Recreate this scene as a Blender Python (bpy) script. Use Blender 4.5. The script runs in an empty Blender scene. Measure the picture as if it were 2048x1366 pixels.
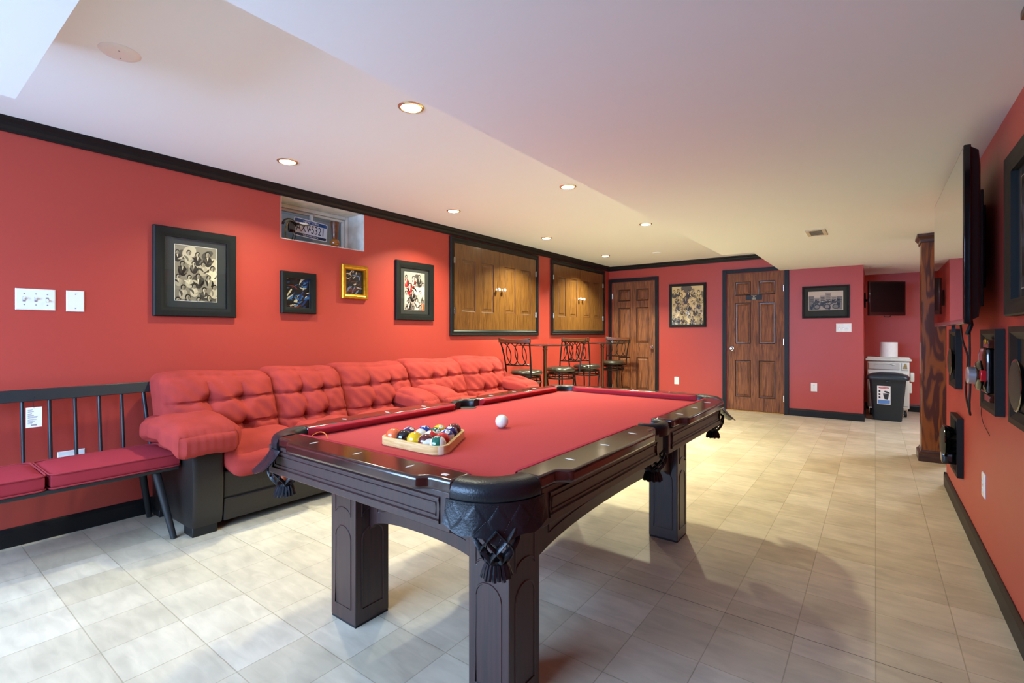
import bpy, bmesh, math, random
from mathutils import Vector, Matrix

S = bpy.context.scene
C = S.collection
PI = math.pi
R = math.radians

# ---------------------------------------------------------------- camera
cam_data = bpy.data.cameras.new('camera')
cam = bpy.data.objects.new('camera', cam_data)
C.objects.link(cam)
cam.location = (0, 0, 1.14)
cam.rotation_euler = (R(90), 0, R(36.8))
cam_data.sensor_width = 36
cam_data.lens = 970 / 2048 * 36
cam_data.shift_y = -16 / 2048
cam_data.clip_start = 0.02
S.camera = cam

# ---------------------------------------------------------------- view, sky, daylight
S.view_settings.view_transform = 'Standard'
S.view_settings.look = 'None'
S.view_settings.gamma = 1
S.view_settings.use_curve_mapping = False
S.view_settings.exposure = 0.22

world = bpy.data.worlds.new('sky')
S.world = world
world.use_nodes = True
bg = world.node_tree.nodes['Background']
bg.inputs[0].default_value = (0.55, 0.75, 1.0, 1)
bg.inputs[1].default_value = 1.6

DAY_W = 610          # daylight through the patio door
DOWN_W = (8, 12, 22, 24, 40, 42, 46)          # recessed downlights, near to far
SIDE_W = 60          # ceiling light in the side room


def area(name, loc, rot, sx, sy, power, col, spread=None, shape='RECTANGLE', parent=None):
    l = bpy.data.lights.new(name, 'AREA')
    l.shape = shape
    l.size = sx
    if shape == 'RECTANGLE':
        l.size_y = sy
    l.energy = power
    l.color = col
    if spread:
        l.spread = R(spread)
    o = bpy.data.objects.new(name, l)
    C.objects.link(o)
    o.location = loc
    o.rotation_euler = rot
    if parent:
        o.parent = parent
    return o


# daylight falling through the glass patio door behind the camera (wall_near, y = -1.0)
area('daylight_patio_door', (-2.0, -2.3, 1.9), (R(80), 0, 0), 4.0, 1.9, DAY_W, (0.35, 0.585, 1.0))

# ---------------------------------------------------------------- dimensions (metres)
XL, XR, YB, YN = -3.70, 0.43, 7.75, -1.0
HC, HS = 2.285, 2.03         # main ceiling, lower soffit
CHX, AY, SX = -0.12, 9.15, 2.2   # chase corner, alcove back wall, side room wall
WEND = 4.86


# ---------------------------------------------------------------- helpers
def lin(h):
    h = h.lstrip('#')
    out = []
    for i in (0, 2, 4):
        v = int(h[i:i + 2], 16) / 255
        out.append(v / 12.92 if v <= 0.04045 else ((v + 0.055) / 1.055) ** 2.4)
    return (out[0], out[1], out[2], 1)


WM = {}


def obj(name, bm, m, parent=None, world=True, bevel=0, smooth=True, sharp=38, segs=2, kind=None, label=None, recalc=True):
    if parent is not None and world:
        bm.transform(WM[parent.name].inverted())
    if recalc:
        bmesh.ops.recalc_face_normals(bm, faces=bm.faces)
    if smooth:
        lim = R(sharp)
        for f in bm.faces:
            f.smooth = True
        for e in bm.edges:
            if len(e.link_faces) == 2 and e.calc_face_angle(0) > lim:
                e.smooth = False
    me = bpy.data.meshes.new(name)
    bm.to_mesh(me)
    bm.free()
    o = bpy.data.objects.new(name, me)
    C.objects.link(o)
    for mm in (m if isinstance(m, (list, tuple)) else [m]):
        me.materials.append(mm)
    if parent is not None:
        o.parent = parent
        WM[o.name] = WM[parent.name]
    else:
        WM[o.name] = Matrix.Identity(4)
    if bevel:
        b = o.modifiers.new('bevel', 'BEVEL')
        b.width = bevel
        b.segments = segs
        b.limit_method = 'ANGLE'
        b.angle_limit = R(40)
        b.harden_normals = False
    if kind:
        o['kind'] = kind
    if label:
        o['label'] = label
    return o


def thing(name, label, cat, loc=(0, 0, 0), rotz=0, group=None, kind=None):
    o = bpy.data.objects.new(name, None)
    C.objects.link(o)
    o.empty_display_size = 0.05
    o.location = loc
    o.rotation_euler = (0, 0, rotz)
    if label:
        o['label'] = label
    if cat:
        o['category'] = cat
    if group:
        o['group'] = group
    if kind:
        o['kind'] = kind
    WM[o.name] = Matrix.Translation(Vector(loc)) @ Matrix.Rotation(rotz, 4, 'Z')
    return o


def tag(o, label, cat, group=None):
    o['label'] = label
    o['category'] = cat
    if group:
        o['group'] = group
    return o


def dup(root, loc, rotz, label, group=None):
    r = root.copy()
    C.objects.link(r)
    r.location = loc
    r.rotation_euler = (0, 0, rotz)
    r['label'] = label
    if group:
        r['group'] = group

    def rec(a, b):
        for ch in list(a.children):
            c = ch.copy()
            C.objects.link(c)
            c.parent = b
            rec(ch, c)
    rec(root, r)
    return r


def BM():
    return bmesh.new()


def box(bm, x0, x1, y0, y1, z0, z1, mi=0):
    v = [bm.verts.new((x, y, z)) for z in (z0, z1) for y in (y0, y1) for x in (x0, x1)]
    for q in ((0, 2, 3, 1), (4, 5, 7, 6), (0, 1, 5, 4), (2, 6, 7, 3), (0, 4, 6, 2), (1, 3, 7, 5)):
        f = bm.faces.new([v[i] for i in q])
        f.material_index = mi
    return v


def prism(bm, poly, a0, a1, axis='Z', mi=0):
    def P(u, v, w):
        return {'Z': (u, v, w), 'Y': (u, w, v), 'X': (w, u, v)}[axis]
    lo = [bm.verts.new(P(u, v, a0)) for u, v in poly]
    hi = [bm.verts.new(P(u, v, a1)) for u, v in poly]
    n = len(poly)
    for i in range(n):
        j = (i + 1) % n
        bm.faces.new((lo[i], lo[j], hi[j], hi[i])).material_index = mi
    bm.faces.new(lo[::-1]).material_index = mi
    bm.faces.new(hi).material_index = mi


def tube(bm, pts, r, seg=8, closed=False, mi=0, flat=None):
    pts = [Vector(p) for p in pts]
    n = len(pts)
    rs = r if isinstance(r, (list, tuple)) else [r] * n
    rings = []
    up = None
    for i, p in enumerate(pts):
        if closed:
            t = pts[(i + 1) % n] - pts[i - 1]
        else:
            t = pts[min(i + 1, n - 1)] - pts[max(i - 1, 0)]
        if t.length < 1e-9:
            t = Vector((0, 0, 1))
        t.normalize()
        if up is None:
            a = Vector((0, 0, 1)) if abs(t.z) < 0.9 else Vector((1, 0, 0))
            up = (a - t * a.dot(t)).normalized()
        else:
            up = (up - t * up.dot(t))
            up = up.normalized() if up.length > 1e-6 else t.orthogonal().normalized()
        sd = t.cross(up)
        ring = []
        for k in range(seg):
            a = 2 * PI * k / seg
            ca, sa = math.cos(a), math.sin(a)
            if flat:
                ca *= flat
            ring.append(bm.verts.new(p + up * ca * rs[i] + sd * sa * rs[i]))
        rings.append(ring)
    m = n if closed else n - 1
    for i in range(m):
        A, B = rings[i], rings[(i + 1) % n]
        for k in range(seg):
            l = (k + 1) % seg
            bm.faces.new((A[k], A[l], B[l], B[k])).material_index = mi
    if not closed:
        bm.faces.new(rings[0][::-1]).material_index = mi
        bm.faces.new(rings[-1]).material_index = mi


def lathe(bm, prof, c=(0, 0, 0), axis='Z', seg=24, mi=0, a0=0, a1=2 * PI):
    full = abs(a1 - a0 - 2 * PI) < 1e-6
    cols = []
    ns = seg if full else seg + 1
    c = Vector(c)
    for k in range(ns):
        a = a0 + (a1 - a0) * k / seg
        col = []
        for r, z in prof:
            x, y = r * math.cos(a), r * math.sin(a)
            v = {'Z': (x, y, z), 'Y': (x, z, y), 'X': (z, x, y)}[axis]
            col.append(bm.verts.new(c + Vector(v)))
        cols.append(col)
    for k in range(seg):
        A, B = cols[k], cols[(k + 1) % ns]
        for i in range(len(prof) - 1):
            if prof[i][0] < 1e-7 and prof[i + 1][0] < 1e-7:
                continue
            f = bm.faces.new((A[i], B[i], B[i + 1], A[i + 1]))
            f.material_index = mi
    bmesh.ops.remove_doubles(bm, verts=[v for col in cols for v in col], dist=1e-6)


def rect_loops(bm, loops, cx=0, cz=0, fill=True, back=False, mi=0):
    """loops of (half width, half height, y) in the XZ plane, joined ring by ring (front is -Y)"""
    rings = []
    for hw, hh, y in loops:
        rings.append([bm.verts.new((cx + sx * hw, y, cz + sz * hh)) for sx, sz in ((-1, -1), (1, -1), (1, 1), (-1, 1))])
    for a, b in zip(rings, rings[1:]):
        for k in range(4):
            l = (k + 1) % 4
            bm.faces.new((a[k], a[l], b[l], b[k])).material_index = mi
    if fill:
        bm.faces.new(rings[-1]).material_index = mi
    if back:
        bm.faces.new(rings[0][::-1]).material_index = mi


def cushion(bm, c, half, r, n=14, fn=None, puff=(0, 0, 0)):
    """rounded soft box; fn(p, q) -> displaced point, q in [-1,1]^3"""
    tmp = bmesh.new()
    bmesh.ops.create_cube(tmp, size=2)
    bmesh.ops.subdivide_edges(tmp, edges=tmp.edges, cuts=n, use_grid_fill=True)
    hx, hy, hz = half
    mp = {}
    for v in tmp.verts:
        q = v.co.copy()
        p = Vector((q.x * hx, q.y * hy, q.z * hz))
        inner = Vector((max(-hx + r, min(hx - r, p.x)), max(-hy + r, min(hy - r, p.y)), max(-hz + r, min(hz - r, p.z))))
        d = p - inner
        if d.length > 1e-9:
            # keep faces flat, round the edges
            d = d.normalized() * min(r, d.length) if d.length > r else d
            p = inner + d
        bx = 1 - q.x * q.x
        by = 1 - q.y * q.y
        bz = 1 - q.z * q.z
        p.x += (1 if q.x > 0 else -1) * puff[0] * by * bz * (abs(q.x) > 0.99)
        p.y += (1 if q.y > 0 else -1) * puff[1] * bx * bz * (abs(q.y) > 0.99)
        p.z += (1 if q.z > 0 else -1) * puff[2] * bx * by * (abs(q.z) > 0.99)
        if fn:
            p = fn(p, q)
        mp[v] = bm.verts.new(Vector(c) + p)
    for f in tmp.faces:
        bm.faces.new([mp[v] for v in f.verts])
    tmp.free()


def text_bm(txt, size, mat4, extrude=0.0, align='CENTER', sx=1.0):
    cu = bpy.data.curves.new('txt', 'FONT')
    cu.body = txt
    cu.size = size
    cu.align_x = align
    cu.align_y = 'CENTER'
    cu.extrude = extrude
    cu.resolution_u = 3
    o = bpy.data.objects.new('txt', cu)
    C.objects.link(o)
    dg = bpy.context.evaluated_depsgraph_get()
    me = bpy.data.meshes.new_from_object(o.evaluated_get(dg))
    bm = bmesh.new()
    bm.from_mesh(me)
    bm.transform(mat4 @ Matrix.Diagonal((sx, 1, 1, 1)))
    bpy.data.objects.remove(o)
    bpy.data.curves.remove(cu)
    bpy.data.meshes.remove(me)
    return bm


def merge(bm, other):
    me = bpy.data.meshes.new('tmp')
    other.to_mesh(me)
    other.free()
    bm.from_mesh(me)
    bpy.data.meshes.remove(me)


# text lying on a plane facing -Y (x right, z up)
FRONT = Matrix.Rotation(R(90), 4, 'X')

# ---------------------------------------------------------------- materials


def mat(name, col, rough=0.5, metal=0.0, coat=0.0, spec=0.5, noise=0.0, nscale=20, bump=0.0, bscale=60, sheen=0.0, emit=None, estr=0, coat_rough=0.05, stretch=(1, 1, 1), col2=None, detail=4):
    m = bpy.data.materials.new(name)
    m.use_nodes = True
    nt = m.node_tree
    b = nt.nodes['Principled BSDF']
    base = lin(col) if isinstance(col, str) else col
    b.inputs['Base Color'].default_value = base
    b.inputs['Roughness'].default_value = rough
    b.inputs['Metallic'].default_value = metal
    b.inputs['Specular IOR Level'].default_value = spec
    b.inputs['Coat Weight'].default_value = coat
    b.inputs['Coat Roughness'].default_value = coat_rough
    if sheen:
        b.inputs['Sheen Weight'].default_value = sheen
        b.inputs['Sheen Roughness'].default_value = 0.5
        b.inputs['Sheen Tint'].default_value = base
    if emit:
        b.inputs['Emission Color'].default_value = emit
        b.inputs['Emission Strength'].default_value = estr
    if noise or bump:
        tc = nt.nodes.new('ShaderNodeTexCoord')
        mp = nt.nodes.new('ShaderNodeMapping')
        mp.inputs['Scale'].default_value = stretch
        nt.links.new(tc.outputs['Object'], mp.inputs['Vector'])
    if noise:
        n = nt.nodes.new('ShaderNodeTexNoise')
        n.inputs['Scale'].default_value = nscale
        n.inputs['Detail'].default_value = detail
        nt.links.new(mp.outputs[0], n.inputs['Vector'])
        cr = nt.nodes.new('ShaderNodeValToRGB')
        c2 = lin(col2) if col2 else tuple(x * (1 - noise) for x in base[:3]) + (1,)
        cr.color_ramp.elements[0].color = c2
        cr.color_ramp.elements[0].position = 0.3
        cr.color_ramp.elements[1].color = base if col2 else tuple(min(1, x * (1 + noise * 0.6)) for x in base[:3]) + (1,)
        cr.color_ramp.elements[1].position = 0.7
        nt.links.new(n.outputs['Fac'], cr.inputs[0])
        nt.links.new(cr.outputs[0], b.inputs['Base Color'])
    if bump:
        n2 = nt.nodes.new('ShaderNodeTexNoise')
        n2.inputs['Scale'].default_value = bscale
        n2.inputs['Detail'].default_value = 3
        nt.links.new(mp.outputs[0], n2.inputs['Vector'])
        bp = nt.nodes.new('ShaderNodeBump')
        bp.inputs['Strength'].default_value = bump
        bp.inputs['Distance'].default_value = 0.01
        nt.links.new(n2.outputs['Fac'], bp.inputs['Height'])
        nt.links.new(bp.outputs[0], b.inputs['Normal'])
    return m


def wood(name, dark, light, rough=0.35, scale=(14, 14, 1.2), nscale=2.2, distort=2.0, coat=0.2, ring=0.0, burl=False):
    """stained timber: noise stretched along the grain (object z by default)"""
    m = bpy.data.materials.new(name)
    m.use_nodes = True
    nt = m.node_tree
    b = nt.nodes['Principled BSDF']
    b.inputs['Roughness'].default_value = rough
    b.inputs['Coat Weight'].default_value = coat
    b.inputs['Coat Roughness'].default_value = 0.4 if name.startswith('dark mah') else 0.12
    tc = nt.nodes.new('ShaderNodeTexCoord')
    mp = nt.nodes.new('ShaderNodeMapping')
    mp.inputs['Scale'].default_value = scale
    nt.links.new(tc.outputs['Object'], mp.inputs['Vector'])
    if burl:
        n = nt.nodes.new('ShaderNodeTexNoise')
        n.inputs['Scale'].default_value = nscale
        n.inputs['Detail'].default_value = 2.5
        n.inputs['Distortion'].default_value = distort
        mu = nt.nodes.new('ShaderNodeMath')
        mu.operation = 'MULTIPLY'
        mu.inputs[1].default_value = 9
        pp = nt.nodes.new('ShaderNodeMath')
        pp.operation = 'PINGPONG'
        pp.inputs[1].default_value = 1
        nt.links.new(n.outputs['Fac'], mu.inputs[0])
        nt.links.new(mu.outputs[0], pp.inputs[0])
        out = pp.outputs[0]
    else:
        n = nt.nodes.new('ShaderNodeTexNoise')
        n.inputs['Scale'].default_value = nscale
        n.inputs['Detail'].default_value = 7
        n.inputs['Distortion'].default_value = distort
        out = n.outputs['Fac']
    nt.links.new(mp.outputs[0], n.inputs['Vector'])
    cr = nt.nodes.new('ShaderNodeValToRGB')
    cr.color_ramp.elements[0].color = lin(dark)
    cr.color_ramp.elements[0].position = 0.3
    cr.color_ramp.elements[1].color = lin(light)
    cr.color_ramp.elements[1].position = 0.68
    nt.links.new(out, cr.inputs[0])
    nt.links.new(cr.outputs[0], b.inputs['Base Color'])
    return m


def glassy(name, tint=(1, 1, 1, 1), refl=0.045, rough=0.02):
    m = bpy.data.materials.new(name)
    m.use_nodes = True
    nt = m.node_tree
    nt.nodes.remove(nt.nodes['Principled BSDF'])
    out = nt.nodes['Material Output']
    t = nt.nodes.new('ShaderNodeBsdfTransparent')
    t.inputs[0].default_value = tint
    g = nt.nodes.new('ShaderNodeBsdfGlossy')
    g.inputs['Roughness'].default_value = rough
    # two-sided thin-pane reflectance: 0.04 head on, rising at grazing angles
    f = nt.nodes.new('ShaderNodeLayerWeight')
    f.inputs['Blend'].default_value = 0.5
    pw = nt.nodes.new('ShaderNodeMath')
    pw.operation = 'POWER'
    pw.inputs[1].default_value = 5
    ma = nt.nodes.new('ShaderNodeMath')
    ma.operation = 'MULTIPLY_ADD'
    ma.inputs[1].default_value = 0.94
    ma.inputs[2].default_value = refl
    nt.links.new(f.outputs['Facing'], pw.inputs[0])
    nt.links.new(pw.outputs[0], ma.inputs[0])
    mx = nt.nodes.new('ShaderNodeMixShader')
    nt.links.new(ma.outputs[0], mx.inputs[0])
    nt.links.new(t.outputs[0], mx.inputs[1])
    nt.links.new(g.outputs[0], mx.inputs[2])
    nt.links.new(mx.outputs[0], out.inputs['Surface'])
    return m


def vcol(name, rough=0.5):
    m = bpy.data.materials.new(name)
    m.use_nodes = True
    nt = m.node_tree
    b = nt.nodes['Principled BSDF']
    b.inputs['Roughness'].default_value = rough
    a = nt.nodes.new('ShaderNodeAttribute')
    a.attribute_name = 'ink'
    nt.links.new(a.outputs['Color'], b.inputs['Base Color'])
    return m


def floor_material():
    m = bpy.data.materials.new('vinyl tile')
    m.use_nodes = True
    nt = m.node_tree
    L = nt.links.new
    b = nt.nodes['Principled BSDF']
    b.inputs['Roughness'].default_value = 0.38
    b.inputs['Specular IOR Level'].default_value = 0.45
    tc = nt.nodes.new('ShaderNodeTexCoord')
    mp = nt.nodes.new('ShaderNodeMapping')
    T = 0.2462
    mp.inputs['Location'].default_value = (-0.003 + 20 * T, -0.5075 + 20 * T, 0)
    L(tc.outputs['Object'], mp.inputs['Vector'])
    br = nt.nodes.new('ShaderNodeTexBrick')
    br.offset = 0
    br.squash = 1
    br.inputs['Color1'].default_value = lin('#c9b9a0')
    br.inputs['Color2'].default_value = lin('#b9a88c')
    br.inputs['Mortar'].default_value = lin('#a6967b')
    br.inputs['Scale'].default_value = 1
    br.inputs['Mortar Size'].default_value = 0.0022
    br.inputs['Mortar Smooth'].default_value = 0.4
    br.inputs['Brick Width'].default_value = T
    br.inputs['Row Height'].default_value = T
    L(mp.outputs[0], br.inputs['Vector'])
    # cloudy and streaky stone print
    mp2 = nt.nodes.new('ShaderNodeMapping')
    mp2.inputs['Scale'].default_value = (3.0, 11, 1)
    L(tc.outputs['Object'], mp2.inputs['Vector'])
    n1 = nt.nodes.new('ShaderNodeTexNoise')
    n1.inputs['Scale'].default_value = 2.2
    n1.inputs['Detail'].default_value = 6
    n1.inputs['Distortion'].default_value = 0.8
    L(mp2.outputs[0], n1.inputs['Vector'])
    n2 = nt.nodes.new('ShaderNodeTexNoise')
    n2.inputs['Scale'].default_value = 5
    n2.inputs['Detail'].default_value = 5
    L(tc.outputs['Object'], n2.inputs['Vector'])
    ad = nt.nodes.new('ShaderNodeMath')
    ad.operation = 'ADD'
    L(n1.outputs['Fac'], ad.inputs[0])
    L(n2.outputs['Fac'], ad.inputs[1])
    cr = nt.nodes.new('ShaderNodeMapRange')
    cr.inputs['From Min'].default_value = 0.7
    cr.inputs['From Max'].default_value = 1.3
    cr.inputs['To Min'].default_value = 0.80
    cr.inputs['To Max'].default_value = 1.10
    L(ad.outputs[0], cr.inputs['Value'])
    mul = nt.nodes.new('ShaderNodeVectorMath')
    mul.operation = 'SCALE'
    L(br.outputs['Color'], mul.inputs[0])
    L(cr.outputs[0], mul.inputs['Scale'])
    # the welded sheet seam
    sp = nt.nodes.new('ShaderNodeSeparateXYZ')
    L(tc.outputs['Object'], sp.inputs[0])
    su = nt.nodes.new('ShaderNodeMath')
    su.operation = 'COMPARE'
    su.inputs[1].default_value = 2.107
    su.inputs[2].default_value = 0.0016
    L(sp.outputs['Y'], su.inputs[0])
    mx = nt.nodes.new('ShaderNodeMix')
    mx.data_type = 'RGBA'
    L(su.outputs[0], mx.inputs['Factor'])
    L(mul.outputs[0], mx.inputs['A'])
    mx.inputs['B'].default_value = lin('#4f4538')
    L(mx.outputs['Result'], b.inputs['Base Color'])
    bp = nt.nodes.new('ShaderNodeBump')
    bp.inputs['Strength'].default_value = 0.25
    bp.inputs['Distance'].default_value = 0.002
    inv = nt.nodes.new('ShaderNodeMath')
    inv.operation = 'SUBTRACT'
    inv.inputs[0].default_value = 1
    L(br.outputs['Fac'], inv.inputs[1])
    L(inv.outputs[0], bp.inputs['Height'])
    L(bp.outputs[0], b.inputs['Normal'])
    return m


M = dict(
    wall=mat('red wall paint', '#b04034', rough=0.42, bump=0.04, bscale=240),
    ceil=mat('ceiling paint', '#e8efee', rough=0.85),
    floor=floor_material(),
    black_trim=mat('black trim paint', '#141414', rough=0.45, spec=0.3, noise=0.3, nscale=8),
    white_plastic=mat('white plastic', '#e9e6e0', rough=0.35),
    cream_paint=mat('chalky white paint', '#d9d0c2', rough=0.8, noise=0.16, nscale=14),
    upvc=mat('window frame', '#dcd3c4', rough=0.5, noise=0.12, nscale=10),
    glass=glassy('clear glass'),
    stain=wood('pooled dark stain', '#2f1406', '#5c3113', rough=0.4, scale=(14, 14, 1.2)),
    door_wood=wood('stained door wood', '#4f2610', '#985c32', rough=0.58, scale=(16, 16, 1.1), coat=0.0),
    shutter_wood=wood('honey stained oak', '#46270c', '#805729', rough=0.3, scale=(26, 26, 1.0), distort=3.0),
    burl=wood('burl veneer', '#46200a', '#85490f', rough=0.3, scale=(6.0, 6.0, 1.15), nscale=1.5, distort=0.9, burl=True),
    pine_trim=wood('brown trim wood', '#2d150a', '#51301c', rough=0.4, scale=(3, 3, 14)),
    mahogany=wood('dark mahogany', '#1f0d0a', '#391a15', rough=0.45, scale=(22, 22, 0.9), coat=0.5),
    rail_wood=wood('polished mahogany rail', '#1d0b09', '#391914', rough=0.16, scale=(3, 3, 3), coat=0.7),
    leather=mat('black leather', '#14161a', rough=0.36, bump=0.12, bscale=180, spec=0.4),
    felt=mat('red table cloth', '#b64543', rough=0.95, sheen=0.25, noise=0.05, nscale=180, spec=0.1),
    felt_dark=mat('red cushion cloth', '#a8323a', rough=0.95, sheen=0.2, spec=0.1),
    pearl=mat('mother of pearl', '#e9e4d6', rough=0.25),
    suede=mat('red microsuede', '#97342e', rough=0.9, sheen=0.1, noise=0.14, nscale=9, spec=0.15, bump=0.05, bscale=90),
    bench_cloth=mat('red seat cloth', '#8f2a32', rough=0.9, sheen=0.2, spec=0.15, bump=0.05, bscale=300),
    piping=mat('dark red piping', '#8c1f27', rough=0.9),
    vinyl=mat('black sofa vinyl', '#1d1814', rough=0.42, bump=0.08, bscale=120),
    bench_black=mat('black painted wood', '#1b1f21', rough=0.38),
    iron=mat('bronze iron', '#2a231d', rough=0.35, metal=0.75),
    seat_vinyl=mat('dark brown seat vinyl', '#2b231b', rough=0.3),
    stool_wood=wood('stool rail wood', '#3a1c0d', '#6a3a1d', rough=0.35, scale=(2, 12, 12)),
    chrome=mat('satin nickel', '#d8d4cc', rough=0.18, metal=1.0),
    crystal=mat('crystal knob', '#e6ecef', rough=0.05, metal=0.2, coat=1.0),
    frame_black=mat('black frame wood', '#151716', rough=0.55, spec=0.25, noise=0.2, nscale=12),
    mat_board=mat('charcoal mat board', '#2b2e2c', rough=0.85),
    gold=mat('gold leaf frame', '#c48d24', rough=0.3, metal=0.75, noise=0.2, nscale=30),
    ink=vcol('printed paper', rough=0.45),
    cream_edge=mat('cream bevel', '#d9d2bc', rough=0.7),
    gloss_black=mat('gloss black plastic', '#060607', rough=0.12, coat=0.3),
    matt_black=mat('matt black plastic', '#0b0b0c', rough=0.5),
    screen=mat('screen glass', '#050506', rough=0.04, coat=1.0, coat_rough=0.01, spec=0.9),
    dull_screen=mat('dull screen', '#040405', rough=0.22, spec=0.25),
    silver=mat('silver plastic', '#b9bcc0', rough=0.3, metal=0.7),
    mesh_grille=mat('dark speaker cone', '#2c2822', rough=0.55, bump=0.3, bscale=400),
    bin_plastic=mat('dark slate plastic', '#1f292d', rough=0.4),
    cart_plastic=mat('off white plastic', '#d3d2c2', rough=0.45),
    paper=mat('white paper', '#eae6dc', rough=0.9, noise=0.04, nscale=30),
    rubber=mat('black rubber', '#0d0d0d', rough=0.7),
    rack_wood=wood('light rack wood', '#c99a58', '#e6c48c', rough=0.4, scale=(3, 3, 30)),
    brass=mat('downlight reflector', '#d8c9a0', rough=0.25, metal=0.8),
    bulb=mat('lit bulb', '#ffffff', emit=(1, 0.86, 0.62, 1), estr=14),
    vent_metal=mat('vent paint', '#cfc7b2', rough=0.5),
    vent_dark=mat('vent gap', '#4a4538', rough=0.9),
    orange=mat('orange cord', '#e07a2c', rough=0.8),
    red_plastic=mat('red lens', '#b3131c', rough=0.2),
    plate_white=mat('plate white', '#cfd2d6', rough=0.35),
    plate_blue=mat('plate blue', '#1d4f8c', rough=0.35, noise=0.5, nscale=25),
    plate_navy=mat('plate navy', '#131f3d', rough=0.35),
    gourd=mat('carved wood', '#5d3314', rough=0.35, noise=0.5, nscale=40, coat=0.3),
    gourd_ball=mat('polished wood ball', '#8a4f16', rough=0.2, noise=0.2, nscale=12, coat=0.5),
    grey_well=mat('galvanised window well', '#6f6a66', rough=0.7),
    black_plain=mat('black lettering', '#101114', rough=0.5),
    ink_blue=mat('label blue', '#5b86b8', rough=0.5),
    ink_red=mat('label red', '#c1372f', rough=0.5),
    plaque=mat('black plaque', '#0c0d14', rough=0.5),
    green_tape=mat('green cord', '#3c6a2c', rough=0.8),
)

# ================================================================ THE SETTING
def struct(name, bm, m, bevel=0, smooth=False, parent=None):
    return obj(name, bm, m, parent=parent, bevel=bevel, smooth=smooth, kind='structure')


bm = BM()
box(bm, XL - 0.5, SX + 0.2, YN - 0.3, AY + 0.2, -0.1, 0)
struct('floor', bm, M['floor'])

# ceiling: high part over the sofa side, lowered part over the rest, small drop near the patio door
bm = BM()
box(bm, XL - 0.2, SX + 0.2, YN - 0.3, AY + 0.2, HC, HC + 0.1)
prism(bm, [(-1.39, YN - 0.3), (SX + 0.2, YN - 0.3), (SX + 0.2, AY + 0.2), (-1.07, AY + 0.2), (-1.07, 5.86), (-1.39, 5.86)], HS, HC - 0.001)
box(bm, -2.61, -1.391, YN - 0.3, 0.345, HS, HC - 0.001)
struct('ceiling', bm, M['ceil'])

# left wall with the basement window recess (y 1.943-2.714, z 1.88 up)
WY0, WY1, WZ0, WZ1 = 1.943, 2.714, 1.88, 2.225
bm = BM()
box(bm, XL - 0.3, XL, YN - 0.2, WY0, 0, HC)
box(bm, XL - 0.3, XL, WY1, YB + 0.2, 0, HC)
box(bm, XL - 0.3, XL, WY0, WY1, 0, WZ0)
box(bm, XL - 0.3, XL, WY0, WY1, WZ1, HC)
struct('wall_left', bm, M['wall'])

# back wall with two door openings
D1 = (-3.635, -2.875, 2.012)
D2 = (-1.775, -1.02, 2.029)
bm = BM()
xs = [XL, D1[0], D1[1], D2[0], D2[1], CHX]
box(bm, xs[0], xs[1], YB, YB + 0.12, 0, HC)
box(bm, xs[2], xs[3], YB, YB + 0.12, 0, HC)
box(bm, xs[4], xs[5] - 0.12, YB, YB + 0.12, 0, HS)
box(bm, xs[1], xs[2], YB, YB + 0.12, D1[2], HC)
box(bm, xs[3], xs[4], YB, YB + 0.12, D2[2], HC)
struct('wall_back', bm, M['wall'])
bm = BM()
box(bm, CHX - 0.12, CHX, YB, AY, 0, HS)
struct('wall_chase', bm, M['wall'])
bm = BM()
box(bm, CHX - 0.12, SX + 0.12, AY, AY + 0.12, 0, HS)
struct('wall_alcove', bm, M['wall'])
bm = BM()
box(bm, XR, XR + 0.14, YN, WEND, 0, HS)
struct('wall_right', bm, M['wall'])
bm = BM()
box(bm, SX, SX + 0.12, WEND - 0.12, AY, 0, HS)
box(bm, XR + 0.14, SX, WEND - 0.12, WEND, 0, HS)
struct('wall_side_room', bm, M['wall'])
# near wall behind the camera with the patio door opening
bm = BM()
box(bm, XL, -3.58, YN - 0.12, YN, 0, HC)
box(bm, -0.70, XR + 0.14, YN - 0.12, YN, 0, HC)
box(bm, -3.58, -0.70, YN - 0.12, YN, 2.02, HC)
struct('wall_near', bm, M['wall'])
# closets behind the two wooden doors keep the daylight out
bm = BM()
box(bm, XL, CHX - 0.12, YB + 0.5, YB + 0.55, 0, HC)
struct('wall_closet', bm, M['wall'])

# sliding patio door
pd = thing('door_3', None, None, (-2.14, YN - 0.06, 0), kind='structure')
bm = BM()
for x0, x1 in ((-3.58, -3.51), (-2.18, -2.10), (-0.77, -0.70)):
    box(bm, x0, x1, YN - 0.1, YN - 0.03, 0, 2.02)
box(bm, -3.51, -0.77, YN - 0.1, YN - 0.03, 0, 0.07)
box(bm, -3.51, -0.77, YN - 0.1, YN - 0.03, 1.95, 2.02)
obj('door_frame', bm, M['white_plastic'], pd, smooth=False)
bm = BM()
box(bm, -3.51, -0.77, YN - 0.075, YN - 0.07, 0.07, 1.95)
obj('glass_pane', bm, M['glass'], pd, smooth=False)

# baseboards
BBH = 0.1


def baseboard(name, p0, p1, nx, ny):
    """straight run from p0 to p1 on the floor, thickness towards (nx, ny)"""
    bm = BM()
    prof = [(0, 0), (0.015, 0), (0.015, BBH - 0.022), (0.008, BBH - 0.006), (0.004, BBH), (0, BBH)]
    a, b = [], []
    for t, z in prof:
        a.append(bm.verts.new((p0[0] + nx * t, p0[1] + ny * t, z)))
        b.append(bm.verts.new((p1[0] + nx * t, p1[1] + ny * t, z)))
    n = len(prof)
    for i in range(n):
        j = (i + 1) % n
        bm.faces.new((a[i], a[j], b[j], b[i]))
    bm.faces.new(a)
    bm.faces.new(b[::-1])
    return struct(name, bm, M['black_trim'], smooth=False)


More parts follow.
